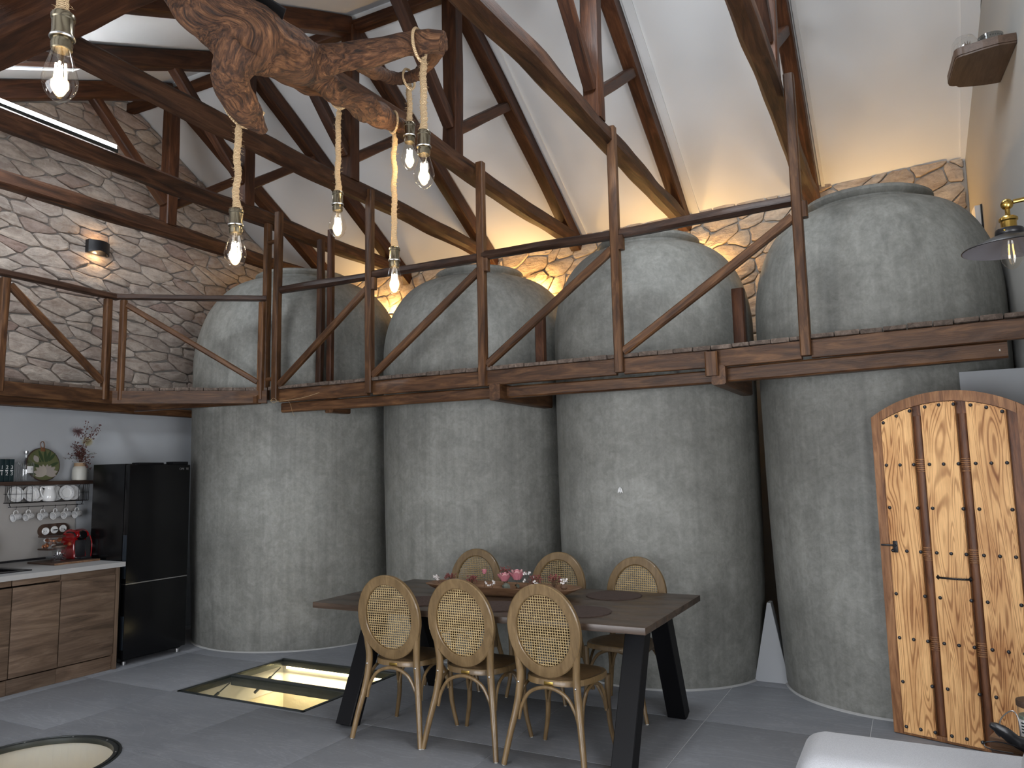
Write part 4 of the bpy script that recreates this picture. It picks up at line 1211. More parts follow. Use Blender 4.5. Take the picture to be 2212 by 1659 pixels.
def make_chair():
    t = thing('dining_chair', '', 'chair')
    # oval back: centre line, leaning
    ez, ea, eb = .735, .1975, .2275
    def lean(z): return -.172 - .075 * max(0, (z - .46)) / .53
    fr = MB(); n = 72; vs_ = []; fs_ = []
    for k in range(n):
        a = 2 * PI * k / n
        for (dr, dy) in ((-.030, -.013), (-.026, -.017), (.024, -.018), (.030, -.013), (.030, .010), (.025, .015), (-.022, .015), (-.030, .008)):
            x = (ea + dr) * math.cos(a); z = ez + (eb + dr) * math.sin(a)
            vs_.append((x, lean(z) + dy, z))
    for k in range(n):
        k2 = (k + 1) % n
        for q in range(8):
            q2 = (q + 1) % 8
            fs_.append((k * 8 + q, k2 * 8 + q, k2 * 8 + q2, k * 8 + q2))
    fr.add(vs_, fs_); bk = fr.build('backrest', M['chair'], t)
    cp_ = cane_panel(.176, .206, .0152)
    cp_.v = [(x, lean(ez + z) - .001 + y, ez + z) for (x, y, z) in cp_.v]
    cp_.build('cane_panel', M['cane'], bk, smooth=False)
    # seat
    so = seat_outline(); n = len(so); si = seat_outline(s=.80)
    sf = MB(); vs_ = []
    for (ring, z) in ((so, .432), (so, .455), (seat_outline(s=.975), .463), (si, .461), (si, .440), (seat_outline(s=.82), .432)):
        vs_ += [(x, y, z) for x, y in ring]
    fs_ = []
    for r_ in range(6):
        for k in range(n):
            k2 = (k + 1) % n; b0 = r_ * n; b1 = ((r_ + 1) % 6) * n
            fs_.append((b0 + k, b0 + k2, b1 + k2, b1 + k))
    sf.add(vs_, fs_); sfo = sf.build('seat_frame', M['chair'], t)
    MB().rbox(-.028, .028, -.0005, .0015, -.009, .009, .0008).build('maker_plate', M['brass'], sfo, Matrix.Translation((0.0, -.1722, .4435)))
    cs = MB(); vs_ = [(0, .035, .478)]
    for q, zz in ((.3, .477), (.55, .474), (.78, .468), (.93, .459)):
        vs_ += [(x, y, zz) for x, y in seat_outline(s=q)]
    fs_ = [(0, 1 + k, 1 + (k + 1) % n) for k in range(n)]
    for r_ in range(3):
        for k in range(n):
            k2 = (k + 1) % n
            fs_.append((1 + r_ * n + k, 1 + (r_ + 1) * n + k, 1 + (r_ + 1) * n + k2, 1 + r_ * n + k2))
    cs.add(vs_, fs_); cs.build('cane_seat', M['seat_cane'], t)
    # legs
    for s in (-1, 1):
        p = spline([(s * .248, -.252, .004), (s * .222, -.222, .16), (s * .192, -.188, .32), (s * .176, -.176, .46), (s * .180, -.183, .56), (s * .192, -.197, .66)], 6)
        rd = [.0155 + .006 * min(1, q[2] / .4) for q in p]
        lg = MB().tube(p, rd, 10).build('leg', M['chair'], t)
        MB().lathe([(.0001, .0), (.010, .0), (.012, .006)], 12, (s * .248, -.252, 0)).build('foot_pad', M['cream'], lg)
        MB().sphere((s * .178, -.199, .440), .006, 10, 6, (1, .5, 1)).build('bolt', M['steel'], lg)
        p = spline([(s * .198, .185, .436), (s * .196, .187, .30), (s * .204, .193, .15), (s * .234, .205, .004)], 6)
        rd = [.0125 + .0065 * (q[2] / .43) for q in p]
        lg = MB().tube(p, rd, 10).build('leg', M['chair'], t)
        MB().lathe([(.0001, .0), (.009, .0), (.011, .006)], 12, (s * .234, .205, 0)).build('foot_pad', M['cream'], lg)
        # side hoop
        hp = spline([(s * .200, -.168, .25), (s * .197, -.150, .33), (s * .192, -.10, .395), (s * .19, .0, .424), (s * .19, .09, .40), (s * .192, .145, .335), (s * .195, .168, .25)], 5)
        MB().tube(hp, .0095, 8).build('hoop_brace', M['chair'], t)
    for yy, w_ in ((-.182, .175), (.175, .178)):
        hp = spline([(-w_ - .012, yy, .235), (-w_ + .008, yy, .31), (-w_ * .62, yy, .392), (0, yy, .425), (w_ * .62, yy, .392), (w_ - .008, yy, .31), (w_ + .012, yy, .235)], 6)
        MB().tube(hp, .0105, 8).build('hoop_brace', M['chair'], t)
    return t
CHAIRS = [((-2.945, 4.135), .03, 'cane-backed wooden chair on the near side of the table, closest to the floor hatch'),
          ((-2.425, 4.150), -.02, 'cane-backed wooden chair on the near side of the table, middle of three'),
          ((-1.868, 4.125), -.05, 'cane-backed wooden chair on the near side of the table, closest to the sofa'),
          ((-3.22, 5.26), PI + .05, 'cane-backed wooden chair on the far side, behind the left end of the flower tray'),
          ((-2.48, 5.215), PI - .02, 'cane-backed wooden chair on the far side, behind the right end of the flower tray'),
          ((-1.83, 5.085), PI - .10, 'cane-backed wooden chair on the far side, behind the bare table corner')]
proto = make_chair()
for k, ((x, y), a, lab) in enumerate(CHAIRS):
    o = proto if k == 0 else copy_tree(proto)
    if k > 0: o['category'] = 'chair'
    o.location = (x, y, .0); o.rotation_euler = (0, 0, a)
    o['label'] = lab; o['group'] = 'chairs around the dining table'

# ------------------------------------------------------------------ placemats
for k, (x, y, lab) in enumerate(((-1.84, 4.93, 'round brown woven placemat beside the far corner chair'), (-1.82, 4.30, 'round brown woven placemat in front of the near chair closest to the sofa'),
                                 (-2.38, 4.28, 'round brown woven placemat behind the middle near chair'), (-2.95, 4.26, 'round brown woven placemat behind the near chair closest to the hatch'))):
    R = .185
    vs_ = [(0, 0, .006)]; fs_ = []; rings = 12; sg = 64
    for r_ in range(1, rings + 1):
        for q in range(sg):
            a = 2 * PI * q / sg
            rr = R * r_ / rings * (1 + (.012 * math.sin(a * 21 + k) + .008 * noise.noise(Vector((math.cos(a) * 4, math.sin(a) * 4, k)))) * (r_ / rings) ** 4)
            vs_.append((rr * math.cos(a), rr * math.sin(a), .006 + (.0012 if r_ % 2 else -.0008)))
    fs_ += [(0, 1 + q, 1 + (q + 1) % sg) for q in range(sg)]
    for r_ in range(rings - 1):
        for q in range(sg):
            q2 = (q + 1) % sg
            fs_.append((1 + r_ * sg + q, 1 + (r_ + 1) * sg + q, 1 + (r_ + 1) * sg + q2, 1 + r_ * sg + q2))
    b0 = len(vs_)
    for q in range(sg):
        x_, y_, _z = vs_[1 + (rings - 1) * sg + q]; vs_.append((x_, y_, .0))
    for q in range(sg):
        q2 = (q + 1) % sg
        fs_.append((1 + (rings - 1) * sg + q, b0 + q, b0 + q2, 1 + (rings - 1) * sg + q2))
    o = MB().add(vs_, fs_).build('placemat', M['mat'], None, Matrix.Translation((x, y, TZ + .0005)) @ Matrix.Rotation(k * .7, 4, 'Z'), True, 20)
    tag(o, lab, 'placemat', 'round woven placemats')

# ------------------------------------------------------------------ dough bowl with flowers
BX, BY = -2.58, 4.715
bw = thing('dough_bowl', 'long carved wooden dough bowl on the dining table', 'tray', (BX, BY, TZ), .03)
def bowl_ring(z, hl, hw, sq=.35):
    out = []
    for k in range(56):
        a = 2 * PI * k / 56
        out.append((math.copysign(abs(math.cos(a)) ** sq, math.cos(a)) * hl, math.copysign(abs(math.sin(a)) ** .55, math.sin(a)) * hw, z))
    return out
rg = [bowl_ring(.001, .44, .09), bowl_ring(.012, .46, .105), bowl_ring(.045, .54, .138), bowl_ring(.064, .575, .150), bowl_ring(.066, .560, .143), bowl_ring(.062, .53, .130), bowl_ring(.022, .45, .085), bowl_ring(.018, .30, .05)]
vs_ = [p for r_ in rg for p in r_]; fs_ = []
for i in range(len(rg) - 1):
    for k in range(56):
        k2 = (k + 1) % 56
        fs_.append((i * 56 + k, i * 56 + k2, (i + 1) * 56 + k2, (i + 1) * 56 + k))
fs_.append(tuple(range(55, -1, -1))); fs_.append(tuple((len(rg) - 1) * 56 + k for k in range(56)))
MB().add(vs_, fs_).build('bowl_body', M['bowl'], bw)
def petal(mb, base, direction, upv, L, Wd, curl=.3, n=4):
    d = Vector(direction).normalized(); u = Vector(upv); u = (u - d * u.dot(d)).normalized(); s = d.cross(u)
    vs_ = []; fs_ = []
    for i in range(n + 1):
        t = i / n
        w = Wd * math.sin(PI * min(1, t * .82 + .12)) ** .8
        c = Vector(base) + d * L * t + u * curl * L * (t * t)
        for j in (-1, 0, 1):
            vs_.append(tuple(c + s * w * .5 * j + u * (-.12 * Wd * (1 - abs(j)))))
    for i in range(n):
        for j in range(2):
            a = i * 3 + j; fs_.append((a, a + 1, a + 4, a + 3))
    mb.add(vs_, fs_)
def rose(loc, r, label, m1, m2, seed, half=False):
    rr = random.Random(seed)
    t = thing('rose', label, 'flower', loc, 0, 'dried pink roses in the bowl')
    mb = MB(); mb2 = MB()
    for ring, (cnt, tilt, L) in enumerate(((3, .08, .85), (5, .14, .95), (6, .24, 1.0)) + (() if half else ((7, .40, .95),))):
        for k in range(cnt):
            a = 2 * PI * k / cnt + ring * .5 + rr.uniform(-.15, .15)
            d = Vector((math.cos(a) * math.sin(tilt), math.sin(a) * math.sin(tilt), math.cos(tilt)))
            base = Vector((math.cos(a) * r * .16 * ring, math.sin(a) * r * .16 * ring, -.55 * r))
            petal(mb if ring % 2 else mb2, base, d, (-math.cos(a), -math.sin(a), .3), r * 1.6 * L, r * 1.2, .05 - .10 * ring)
    mb.build('petals', m1, t, None, True, 60); mb2.build('inner_petals', m2, t, None, True, 60)
    st = MB().tube([(0, 0, -.5 * r), (rr.uniform(-.01, .01), rr.uniform(-.01, .01), -(loc[2] - TZ - .03))], .0022, 6); st.build('stem', M['twig'], t)
    lf = MB()
    for k in range(5):
        a = 2 * PI * k / 5; petal(lf, (0, 0, -.6 * r), (math.cos(a), math.sin(a), -.2), (0, 0, 1), r * .7, r * .3, .3, 3)
    for k in range(3):
        a = rr.uniform(0, 6); petal(lf, (0, 0, -1.3 * r), (math.cos(a), math.sin(a), -.5), (0, 0, 1), r * 1.2, r * .6, .1, 3)
    lf.build('sepals', M['drygrey'], t, None, True, 60)
rose((-2.545, 4.70, TZ + .115), .036, 'lower open pink rose in the middle of the dough bowl', M['rose'], M['rose2'], 1)
rose((-2.465, 4.735, TZ + .128), .042, 'largest open pink rose in the dough bowl', M['rose'], M['rose2'], 2)
rose((-2.715, 4.72, TZ + .145), .021, 'small closed pink rosebud in the dough bowl', M['rose2'], M['rose'], 3, True)
def sprig(loc, lean, h, label, m1, r, cnt, seed, group):
    rr = random.Random(seed)
    t = thing('flower_sprig', label, 'flower', loc, 0, group)
    st = MB(); fl_ = MB()
    for k in range(cnt):
        a = rr.uniform(0, 2 * PI); sp = rr.uniform(.2, 1)
        e = Vector((lean[0] * rr.uniform(.6, 1.2) + math.cos(a) * .045 * sp, lean[1] + math.sin(a) * .035 * sp, h * rr.uniform(.6, 1.1)))
        st.tube(spline([(0, 0, -.02), tuple(e * .5 + Vector((rr.uniform(-.01, .01), 0, .01))), tuple(e)], 4), .0009, 4)
        for q in range(3):
            c = e + Vector((rr.uniform(-.01, .01), rr.uniform(-.01, .01), rr.uniform(-.008, .008)))
            if r > .004:
                for z in range(5):
                    b_ = 2 * PI * z / 5 + k
                    petal(fl_, c, (math.cos(b_), -.6, math.sin(b_)), (0, -1, 0), r * 1.1, r * .9, .25, 2)
            else:
                fl_.sphere(c, r, 6, 4)
    st.build('stems', M['twig'], t); fl_.build('florets', m1, t, None, True, 60)
G1, G2 = 'white blossom sprigs in the bowl', 'dull red sprigs in the bowl'
for k, (dx, dy, lx, h, lab) in enumerate(((-.50, .0, -.05, .055, 'white blossom sprig at the left tip of the dough bowl'), (-.03, -.075, -.02, .045, 'white blossom sprig in front of the pink roses'), (.20, .02, .0, .095, 'tall white blossom sprig to the right of the largest rose'), (.27, -.03, .02, .06, 'white blossom sprig midway along the right half of the bowl'), (.46, .0, .03, .07, 'white blossom sprig near the right tip of the dough bowl'))):
    sprig((BX + dx, BY + dy, TZ + .045), (lx, 0), h, lab, M['whiteflower'], .009, 5, 20 + k, G1)
for k, (dx, dy, lx, h, lab) in enumerate(((-.40, .02, -.03, .07, 'dull red berry sprig near the left tip of the bowl'), (-.24, .0, .0, .06, 'dull red berry sprig under the small rosebud'), (.0, .06, .0, .12, 'dull red berry sprig standing behind the roses'), (.23, .03, .02, .08, 'dull red berry sprig right of the roses'), (.38, .03, .02, .09, 'dull red berry sprig in front of the far middle chair'))):
    sprig((BX + dx, BY + dy, TZ + .045), (lx, 0), h, lab, M['redberry'], .0038, 34, 40 + k, G2)
o = MB().sphere((0, 0, .02), .03, 7, 5, (1, .8, .9)).build('pebble', M['drygrey'], None, Matrix.Translation((-2.50, 4.64, TZ + .045)), False)
tag(o, 'small grey stone in the middle of the dough bowl', 'stone')
o = MB().sphere((0, 0, .018), .026, 7, 5, (1.1, .8, .8)).build('pine_cone', M['twig'], None, Matrix.Translation((-2.10, 4.70, TZ + .06)), False)
tag(o, 'dark brown cone at the right tip of the dough bowl', 'cone')

# ------------------------------------------------------------------ studded arched door
DA = -math.radians(18)
dr = thing('arched_door', 'arched pine door with iron studs standing before the last vat', 'door panel', (-.225, 5.325, 0), DA, kind='thing')
DW = .85
def arch(s, w=DW, e=0.0):
    # circular arc through (0,1.907),(w/2,2.042),(w,1.907)
    R_ = ((w / 2) ** 2 + .135 ** 2) / (2 * .135); zc_ = 2.042 - R_
    return zc_ + math.sqrt(R_ ** 2 - (s - w / 2) ** 2) - e
def door_piece(name, s0, s1, z0, ztop, y0, y1, mat_, par, n=14):
    tops = [(s0 + (s1 - s0) * i / n) for i in range(n + 1)]
    poly = [(s0, z0), (s1, z0)] + [(t_, ztop(t_)) for t_ in reversed(tops)]
    k = len(poly)
    vs_ = [(x, y0, z) for x, z in poly] + [(x, y1, z) for x, z in poly]
    fs_ = [tuple(range(k)), tuple(range(2 * k - 1, k - 1, -1))] + [((i + 1) % k, i, k + i, k + (i + 1) % k) for i in range(k)]
    me = MB().add(vs_, fs_).mesh(name, mat_, False)
    bm = bmesh.new(); bm.from_mesh(me); bmesh.ops.recalc_face_normals(bm, faces=bm.faces)
    ed = [e for e in bm.edges if e.calc_face_angle(0) > .6 and (e.verts[0].co.y < (y0 + y1) / 2 and e.verts[1].co.y < (y0 + y1) / 2)]
    bmesh.ops.bevel(bm, geom=ed, offset=.004, segments=2, affect='EDGES')
    bm.to_mesh(me); bm.free()
    cx = (s0 + s1) / 2
    me.transform(Matrix.Translation((-cx, 0, 0)))
    o = link(name, me, par)
    o.location = (cx, 0, 0)
    MW[o] = MW[par] @ Matrix.Translation((cx, 0, 0))
    return o
door_piece('back_board', .02, DW - .02, .012, lambda s: arch(s, e=.012), .028, .045, M['door_back'], dr)
door_piece('stile', .0, .058, .004, lambda s: arch(s), .0, .045, M['door_frame'], dr, 4)
door_piece('stile', DW - .058, DW, .004, lambda s: arch(s), .0, .045, M['door_frame'], dr, 4)
# arched head and bottom rail
n = 24; poly = [(.059 + (DW - .118) * i / n) for i in range(n + 1)]
vs_ = []; fs_ = []
for i, s_ in enumerate(poly):
    for (dz, yy) in ((0, .0), (.062, .0), (.062, .045), (0, .045)): vs_.append((s_ - DW / 2, yy, arch(s_) - dz))
for i in range(n):
    for q in range(4):
        q2 = (q + 1) % 4; fs_.append((i * 4 + q, i * 4 + q2, (i + 1) * 4 + q2, (i + 1) * 4 + q))
fs_ += [(3, 2, 1, 0), (n * 4, n * 4 + 1, n * 4 + 2, n * 4 + 3)]
o = MB().add(vs_, fs_).build('arched_head', M['door_frame'], dr, MW[dr] @ Matrix.Translation((DW / 2, 0, 0)), False)
MB().rbox(.059, DW - .059, .002, .045, .004, .034, .003).build('bottom_rail', M['door_frame'], dr)
# moulded battens between the boards
for s_ in (.266, .511):
    b_ = MB().lathe([(.024, .036), (.024, 1.90)], 12, (0, .022, 0)); b_.v = [(x, .022 + (y - .022) * .45, z) for x, y, z in b_.v]
    b_.build('batten', M['door_back'], dr, MW[dr] @ Matrix.Translation((s_, 0, 0)))
    for zz in (1.60, 1.075, .555):
        for q in range(7):
            t_ = MB().lathe([(.0262, -.0035), (.028, 0), (.0262, .0035)], 12, (0, .022, zz + (q - 3) * .012), False); t_.v = [(x, .021 + (y - .022) * .5, z) for x, y, z in t_.v]
            t_.build('turned_ring', M['door_frame'], dr, MW[dr] @ Matrix.Translation((s_, 0, 0)))
for (s0, s1) in ((.060, .238), (.295, .482), (.540, .738)):
    door_piece('board', s0, s1, .018, lambda s: arch(s, e=.066), -.004, .026, M['door_board'], dr, 8)
# studs: one shared mesh
sm_ = MB().lathe([(.0001, -.010), (.005, -.0092), (.0085, -.006), (.0105, -.0015), (.0105, .004)], 14, cap=False)
sm_.v = [(x, z, y) for (x, y, z) in sm_.v]; sm_.f = [tuple(reversed(f)) for f in sm_.f]
sm = sm_.mesh('stud', M['stud'])
S9 = [.064, .144, .222, .31, .387, .466, .555, .634, .711]; S6 = [.064, .226, .308, .471, .553, .715]
for row, zz in enumerate((1.606, 1.346, 1.086, .827, .567, .311, .052)):
    for s_ in (S9 if row % 2 == 0 else S6):
        if row == 6 and s_ > .6: pass
        link('stud', sm, dr, MW[dr] @ Matrix.Translation((s_ + .012, -.004, zz)))
for s_ in S9:
    link('stud', sm, dr, MW[dr] @ Matrix.Translation((s_ + .012, -.004, arch(s_ + .012, e=.084))))
# twisted pull handle and lever latch
hd = MB(); n = 24
pts = [(.320 + .165 * i / n, -.008 - .022 * math.sin(PI * i / n) ** .6, .945) for i in range(n + 1)]
hd.tube(pts, .006, 6, twist=.5, flat=.7)
ho = hd.build('pull_handle', M['iron'], dr)
for s_ in (.318, .487):
    q = MB().add([(-.012, 0, 0), (0, 0, .016), (.012, 0, 0), (0, 0, -.016), (-.02 if s_ < .4 else .02, 0, 0), (0, -.006, 0)], [(0, 1, 5), (1, 2, 5), (2, 3, 5), (3, 0, 5), (3, 2, 1, 0)])
    q.build('rosette', M['iron'], ho, MW[dr] @ Matrix.Translation((s_, -.0045, .945)), False)
lt = MB().tube([(.092, -.018, 1.118), (.06, -.032, 1.120), (.02, -.030, 1.119)], .006, 8, twist=.3)
lt.tube([(.092, 0, 1.118), (.092, -.02, 1.118)], .008, 10)
lo = lt.build('lever_handle', M['iron'], dr)
MB().rbox(.078, .106, -.007, -.004, 1.075, 1.145, .002).build('escutcheon', M['iron'], lo)

# ------------------------------------------------------------------ sofa, side table and its clutter
sf = thing('sofa', 'off-white linen sofa back in the near right corner', 'sofa', (.45, 2.80, 0))
def soft_box(x0, x1, y0, y1, z0, z1, r, seg=6, bulge=.01):
    bm = bmesh.new(); t_ = MB().box(x0, x1, y0, y1, z0, z1)
    vv = [bm.verts.new(p) for p in t_.v]
    for f in t_.f: bm.faces.new([vv[i] for i in f])
    bmesh.ops.bevel(bm, geom=list(bm.edges), offset=r, segments=seg, affect='EDGES', profile=.5)
    bm.verts.index_update()
    out = MB().add([tuple(v.co) for v in bm.verts], [[v.index for v in f.verts] for f in bm.faces]); bm.free(); return out
soft_box(-.855, .42, -.20, .15, .10, .708, .07).build('backrest', M['sofa'], sf, None, True, 60)
soft_box(-.855, .42, -.95, -.19, .10, .43, .06).build('seat_base', M['sofa'], sf, None, True, 60)
for sx in (-.80, .36):
    for sy in (-.88, .08):
        MB().lathe([(.016, .0), (.022, .11)], 12, (sx, sy, 0)).build('leg', M['black'], sf)
cu = thing('sofa_cushion', 'pale grey cushion leaning on the sofa at the picture corner', 'cushion', (.455, 2.515, .432))
c_ = soft_box(-.26, .26, -.08, .08, .0, .44, .075, 6)
c_.build('cushion_body', M['cushion'], cu, None, True, 60)
st = thing('side_table', 'small round side table hidden behind the sofa', 'table', (.40, 3.50, 0))
MB().lathe([(.0001, .515), (.215, .515), (.22, .525), (.22, .535), (.215, .54), (.0001, .54)], 40).build('table_top', M['shelf_wood'], st)
MB().lathe([(.18, 0), (.18, .015), (.025, .03), (.02, .515)], 24).build('pedestal', M['black'], st)
bd = MB().rbox(-.05, .06, -.04, .04, 0, .045, .004).build('wood_block', M['bowl'], None, Matrix.Translation((.235, 3.50, .5405)) @ Matrix.Rotation(-.3, 4, 'Z'))
tag(bd, 'small reddish wooden block on the side table behind the sofa', 'block')
dk = MB().tube(spline([(-.085, -.02, .095), (-.05, -.015, .075), (0, 0, .035), (.05, .01, .022), (.12, .02, .03)], 5), [.010, .014, .016, .017, .019, .021, .022, .022, .022, .022, .023, .023, .024, .024, .024, .024, .022, .02, .018, .014, .008], 10)
dk.v = [(x + .004 * noise.noise(Vector((x * 60, y * 60, z * 60))), y, z + .004 * noise.noise(Vector((x * 50 + 9, y * 60, z * 60)))) for x, y, z in dk.v]
dk = dk.build('carved_figure', M['black_satin'], None, Matrix.Translation((.262, 3.40, .562)))
tag(dk, 'dark knobbly wooden ornament lying before the candle jar', 'ornament')
jr = thing('candle_jar', 'green candle in a glass jar with a wooden lid behind the sofa', 'jar', (.325, 3.48, .5405))
MB().lathe([(.0001, .001), (.048, .001), (.052, .008), (.052, .165), (.050, .168)], 32, cap=False).build('glass', M['glass'], jr)
MB().lathe([(.0001, .004), (.049, .004), (.049, .135), (.0001, .137)], 32).build('wax', M['green'], jr)
MB().lathe([(.0001, .168), (.054, .168), (.055, .172), (.055, .186), (.053, .19), (.0001, .19)], 32).build('lid', M['oak_shelf'], jr)
lb = MB(); n = 14; vs_ = []; fs_ = []
for i in range(n + 1):
    a = PI + .3 + (PI - .6) * i / n
    for zz in (.065, .125): vs_.append((.0528 * math.cos(a), .0528 * math.sin(a), zz))
fs_ = [(2 * i, 2 * i + 2, 2 * i + 3, 2 * i + 1) for i in range(n)]
lo = lb.add(vs_, fs_).build('paper_label', M['paper'], jr)
for q in range(4):
    vs_ = []
    for i in range(6):
        a = PI + .55 + (.9 if q != 2 else .5) * i / 5
        for zz in (.078 + q * .011, .083 + q * .011): vs_.append((.0533 * math.cos(a), .0533 * math.sin(a), zz))
    MB().add(vs_, [(2 * i, 2 * i + 2, 2 * i + 3, 2 * i + 1) for i in range(5)]).build('print_line', M['teal'], lo)
cb = MB().tube(spline([(.205, 3.43, .60), (.215, 3.44, .66), (.250, 3.44, .695), (.268, 3.43, .68), (.272, 3.42, .62), (.262, 3.42, .575)], 7), .0022, 6)
tag(cb.build('cable', M['silver']), 'thin grey cable looping beside the candle jar', 'cable')
cb = MB().tube(spline([(.27, 3.385, .585), (.20, 3.37, .60), (.155, 3.37, .592), (.165, 3.365, .575), (.24, 3.36, .57)], 7), .0022, 6)
tag(cb.build('cable', M['black_satin']), 'thin black cable looping over the wooden block', 'cable')

# ------------------------------------------------------------------ right wall: shelf, lamp, light
YS = 5.57
sh = thing('wall_shelf', 'rounded brown oak shelf high on the right-hand wall', 'shelf', (xright(YS), YS, 4.165), math.atan(.078))
pl = []
def rc(cx, cy, r, a0, a1, n=10): return [(cx + r * math.cos(a0 + (a1 - a0) * i / n), cy + r * math.sin(a0 + (a1 - a0) * i / n)) for i in range(n + 1)]
pl = [(-.002, -.25), (-.002, .29)] + [(-.06 - .26 * t, .29 - .015 * math.sin(t * 1.5) - .06 * t * t) for t in (.0, .4, .75)] + rc(-.275, .165, .05, PI / 2, PI, 6) + rc(-.275, -.165, .05, PI, 1.5 * PI, 6) + [(-.18, -.245), (-.1, -.26)]
m = MB(); m.prism(pl, 0, .05); m.prism([(x * .985 - .001, y * .98) for x, y in pl], -.012, 0); 
me = m.mesh('shelf_board', M['oak_shelf'], False)
bm = bmesh.new(); bm.from_mesh(me); bmesh.ops.recalc_face_normals(bm, faces=bm.faces); bm.to_mesh(me); bm.free()
link('shelf_board', me, sh)
P = MW[sh]
c0 = P @ Vector((-.225, .06, .0505))
cl_ = thing('glass_cloche', 'clear glass cloche on the high wall shelf', 'cloche', c0)
MB().lathe([(.078, 0), (.080, .004), (.080, .12), (.074, .155), (.055, .185), (.025, .20), (.0001, .204)], 40, cap=False).build('dome', M['glass'], cl_)
MB().lathe([(.0001, .001), (.085, .001), (.085, .006), (.0001, .006)], 40).build('base', M['oak_shelf'], cl_)
c1_ = P @ Vector((-.215, .05, .058))
bt = thing('small_bottle', 'little bottle with a brown stopper under the glass cloche', 'bottle', c1_)
MB().lathe([(.0001, 0), (.022, 0), (.023, .004), (.023, .06), (.018, .075), (.012, .085), (.012, .10)], 20).build('body', M['cream'], bt)
for q in range(3):
    MB().box(-.012, .012, -.0238, -.0232, .015 + q * .013, .019 + q * .013).build('print_line', M['teal'], bt)
mb = MB().lathe([(.012, .098), (.017, .105), (.016, .125), (.0001, .128)], 14)
for q in range(9):
    a = q * .7; mb.tube([(.012 * math.cos(a), .012 * math.sin(a), .12), (.026 * math.cos(a), .026 * math.sin(a), .14)], [.003, .001], 4)
mb.build('stopper', M['twig'], bt)
c2_ = P @ Vector((-.095, -.03, .0505))
gt = thing('tealight_glass', 'grey dimpled glass candle holder on the high wall shelf', 'candle holder', c2_)
MB().lathe([(.0001, .002), (.058, .002), (.062, .008), (.072, .115), (.069, .115), (.059, .012), (.0001, .012)], 36, cap=False).build('cup', M['glass_smoke'], gt)
dm = MB()
for ring, (zz, rr) in enumerate(((.055, .0668), (.075, .0688), (.095, .0706))):
    for q in range(30):
        a = 2 * PI * (q + .5 * (ring % 2)) / 30
        dm.sphere((rr * math.cos(a), rr * math.sin(a), zz), .004, 6, 4)
dmo = dm.build('dimples', M['glass_smoke'], gt); dmo['kind'] = 'stuff'
# brass arm lamp
LX, LY, LZ = .372, 3.275, 2.36
lp = thing('arm_lamp', 'brass wall lamp with a flat black shade and unlit bulb', 'wall lamp', (xright(LY), LY, LZ + .19))
o_ = Vector((LX - xright(LY), 0, -.19))
MB().lathe([(.0001, .02), (.05, .02), (.055, .01), (.055, .0)], 28).build('wall_plate', M['brass'], lp, MW[lp] @ basis((0, .0, 0), (0, 1, 0), (0, 0, 1)) @ Matrix.Rotation(PI, 4, 'Y'))
MB().tube([(o_.x + .02, 0, .012), (-.03, 0, .05)], .0085, 12).build('arm', M['brass'], lp)
MB().sphere((o_.x, 0, .005), .021, 16, 10).build('joint', M['brass'], lp)
hz_ = o_.z
MB().lathe([(.0085, .0), (.0085, -.03), (.012, -.035), (.026, -.038), (.031, -.044), (.031, -.052), (.026, -.056), (.026, -.085), (.028, -.088)], 28, (o_.x, 0, -.005)).build('socket', M['brass'], lp)
MB().lathe([(.028, 0), (.044, -.002), (.047, -.008), (.047, -.02), (.044, -.024), (.055, -.028), (.158, -.072), (.160, -.075), (.157, -.075), (.053, -.031), (.03, -.028)], 56, (o_.x, 0, -.088), False).build('shade', M['black_satin'], lp)
MB().lathe([(.0305, -.030), (.0535, -.0318), (.1565, -.0757)], 56, (o_.x, 0, -.0885), False).build('shade_lining', M['shade_in'], lp)
for a in (-2.0, .2, 2.3): MB().sphere((o_.x + .047 * math.cos(a), .047 * math.sin(a), -.102), .0045, 8, 6).build('thumb_screw', M['brass'], lp)
bz = -.088 - .185
MB().lathe([(.0005, 0), (.005, .003), (.013, .007), (.025, .018), (.033, .034), (.0365, .052), (.036, .064), (.031, .086), (.0245, .11), (.0195, .13), (.018, .145)], 32, (o_.x, 0, bz + .03), False).build('bulb_glass', M['glass_bulb'], lp)
fm = MB()
for k in range(4):
    a = PI / 4 + PI / 2 * k; fm.tube([(o_.x + .011 * math.cos(a), .011 * math.sin(a), bz + .075), (o_.x + .008 * math.cos(a), .008 * math.sin(a), bz + .125)], .0016, 6)
fm.build('filament', M['filament_dim'], lp)
# white wall light half hidden behind the last vat
YW = 6.97
ww = thing('wall_light', 'small white wall light half hidden behind the last vat', 'wall lamp', (xright(YW), YW, 3.50), math.atan(.078))
MB().rbox(-.05, -.004, -.075, .075, -.06, .14, .004).build('face', M['white_matt'], ww)
MB().rbox(-.012, -.0, -.082, .082, -.065, .145, .003).build('back_box', M['black_satin'], ww)

# ------------------------------------------------------------------ kitchen
FX = -6.20
def cabinet(y0, y1, label, gap_plinth, top=.855):
    t = thing('base_cabinet', label, 'cabinet', (FX, y0, 0), 0, 'oak kitchen base cabinets')
    w = y1 - y0
    MB().box(-.96, -.022, .001, w - .001, .12, top).build('body', M['cab'], t, smooth=False)
    MB().rbox(-.02, 0, .003, w - .003, .135 if gap_plinth else .125, .800, .0015).build('door_panel', M['cab'], t)
    MB().rbox(-.030, -.012, .003, w - .003, .812, .855, .0015).build('finger_rail', M['cab'], t)
    MB().rbox(-.05, -.018, .0, w, .0, .112, .0015).build('plinth', M['cab'], t)
    return t
cabinet(3.893, 4.372, 'oak base cabinet with one door, next to the fridge', True)
cabinet(3.512, 3.891, 'narrow oak base cabinet below the sink corner', False, .70)
cabinet(2.93, 3.510, 'oak base cabinet cut by the picture edge', False, .70)
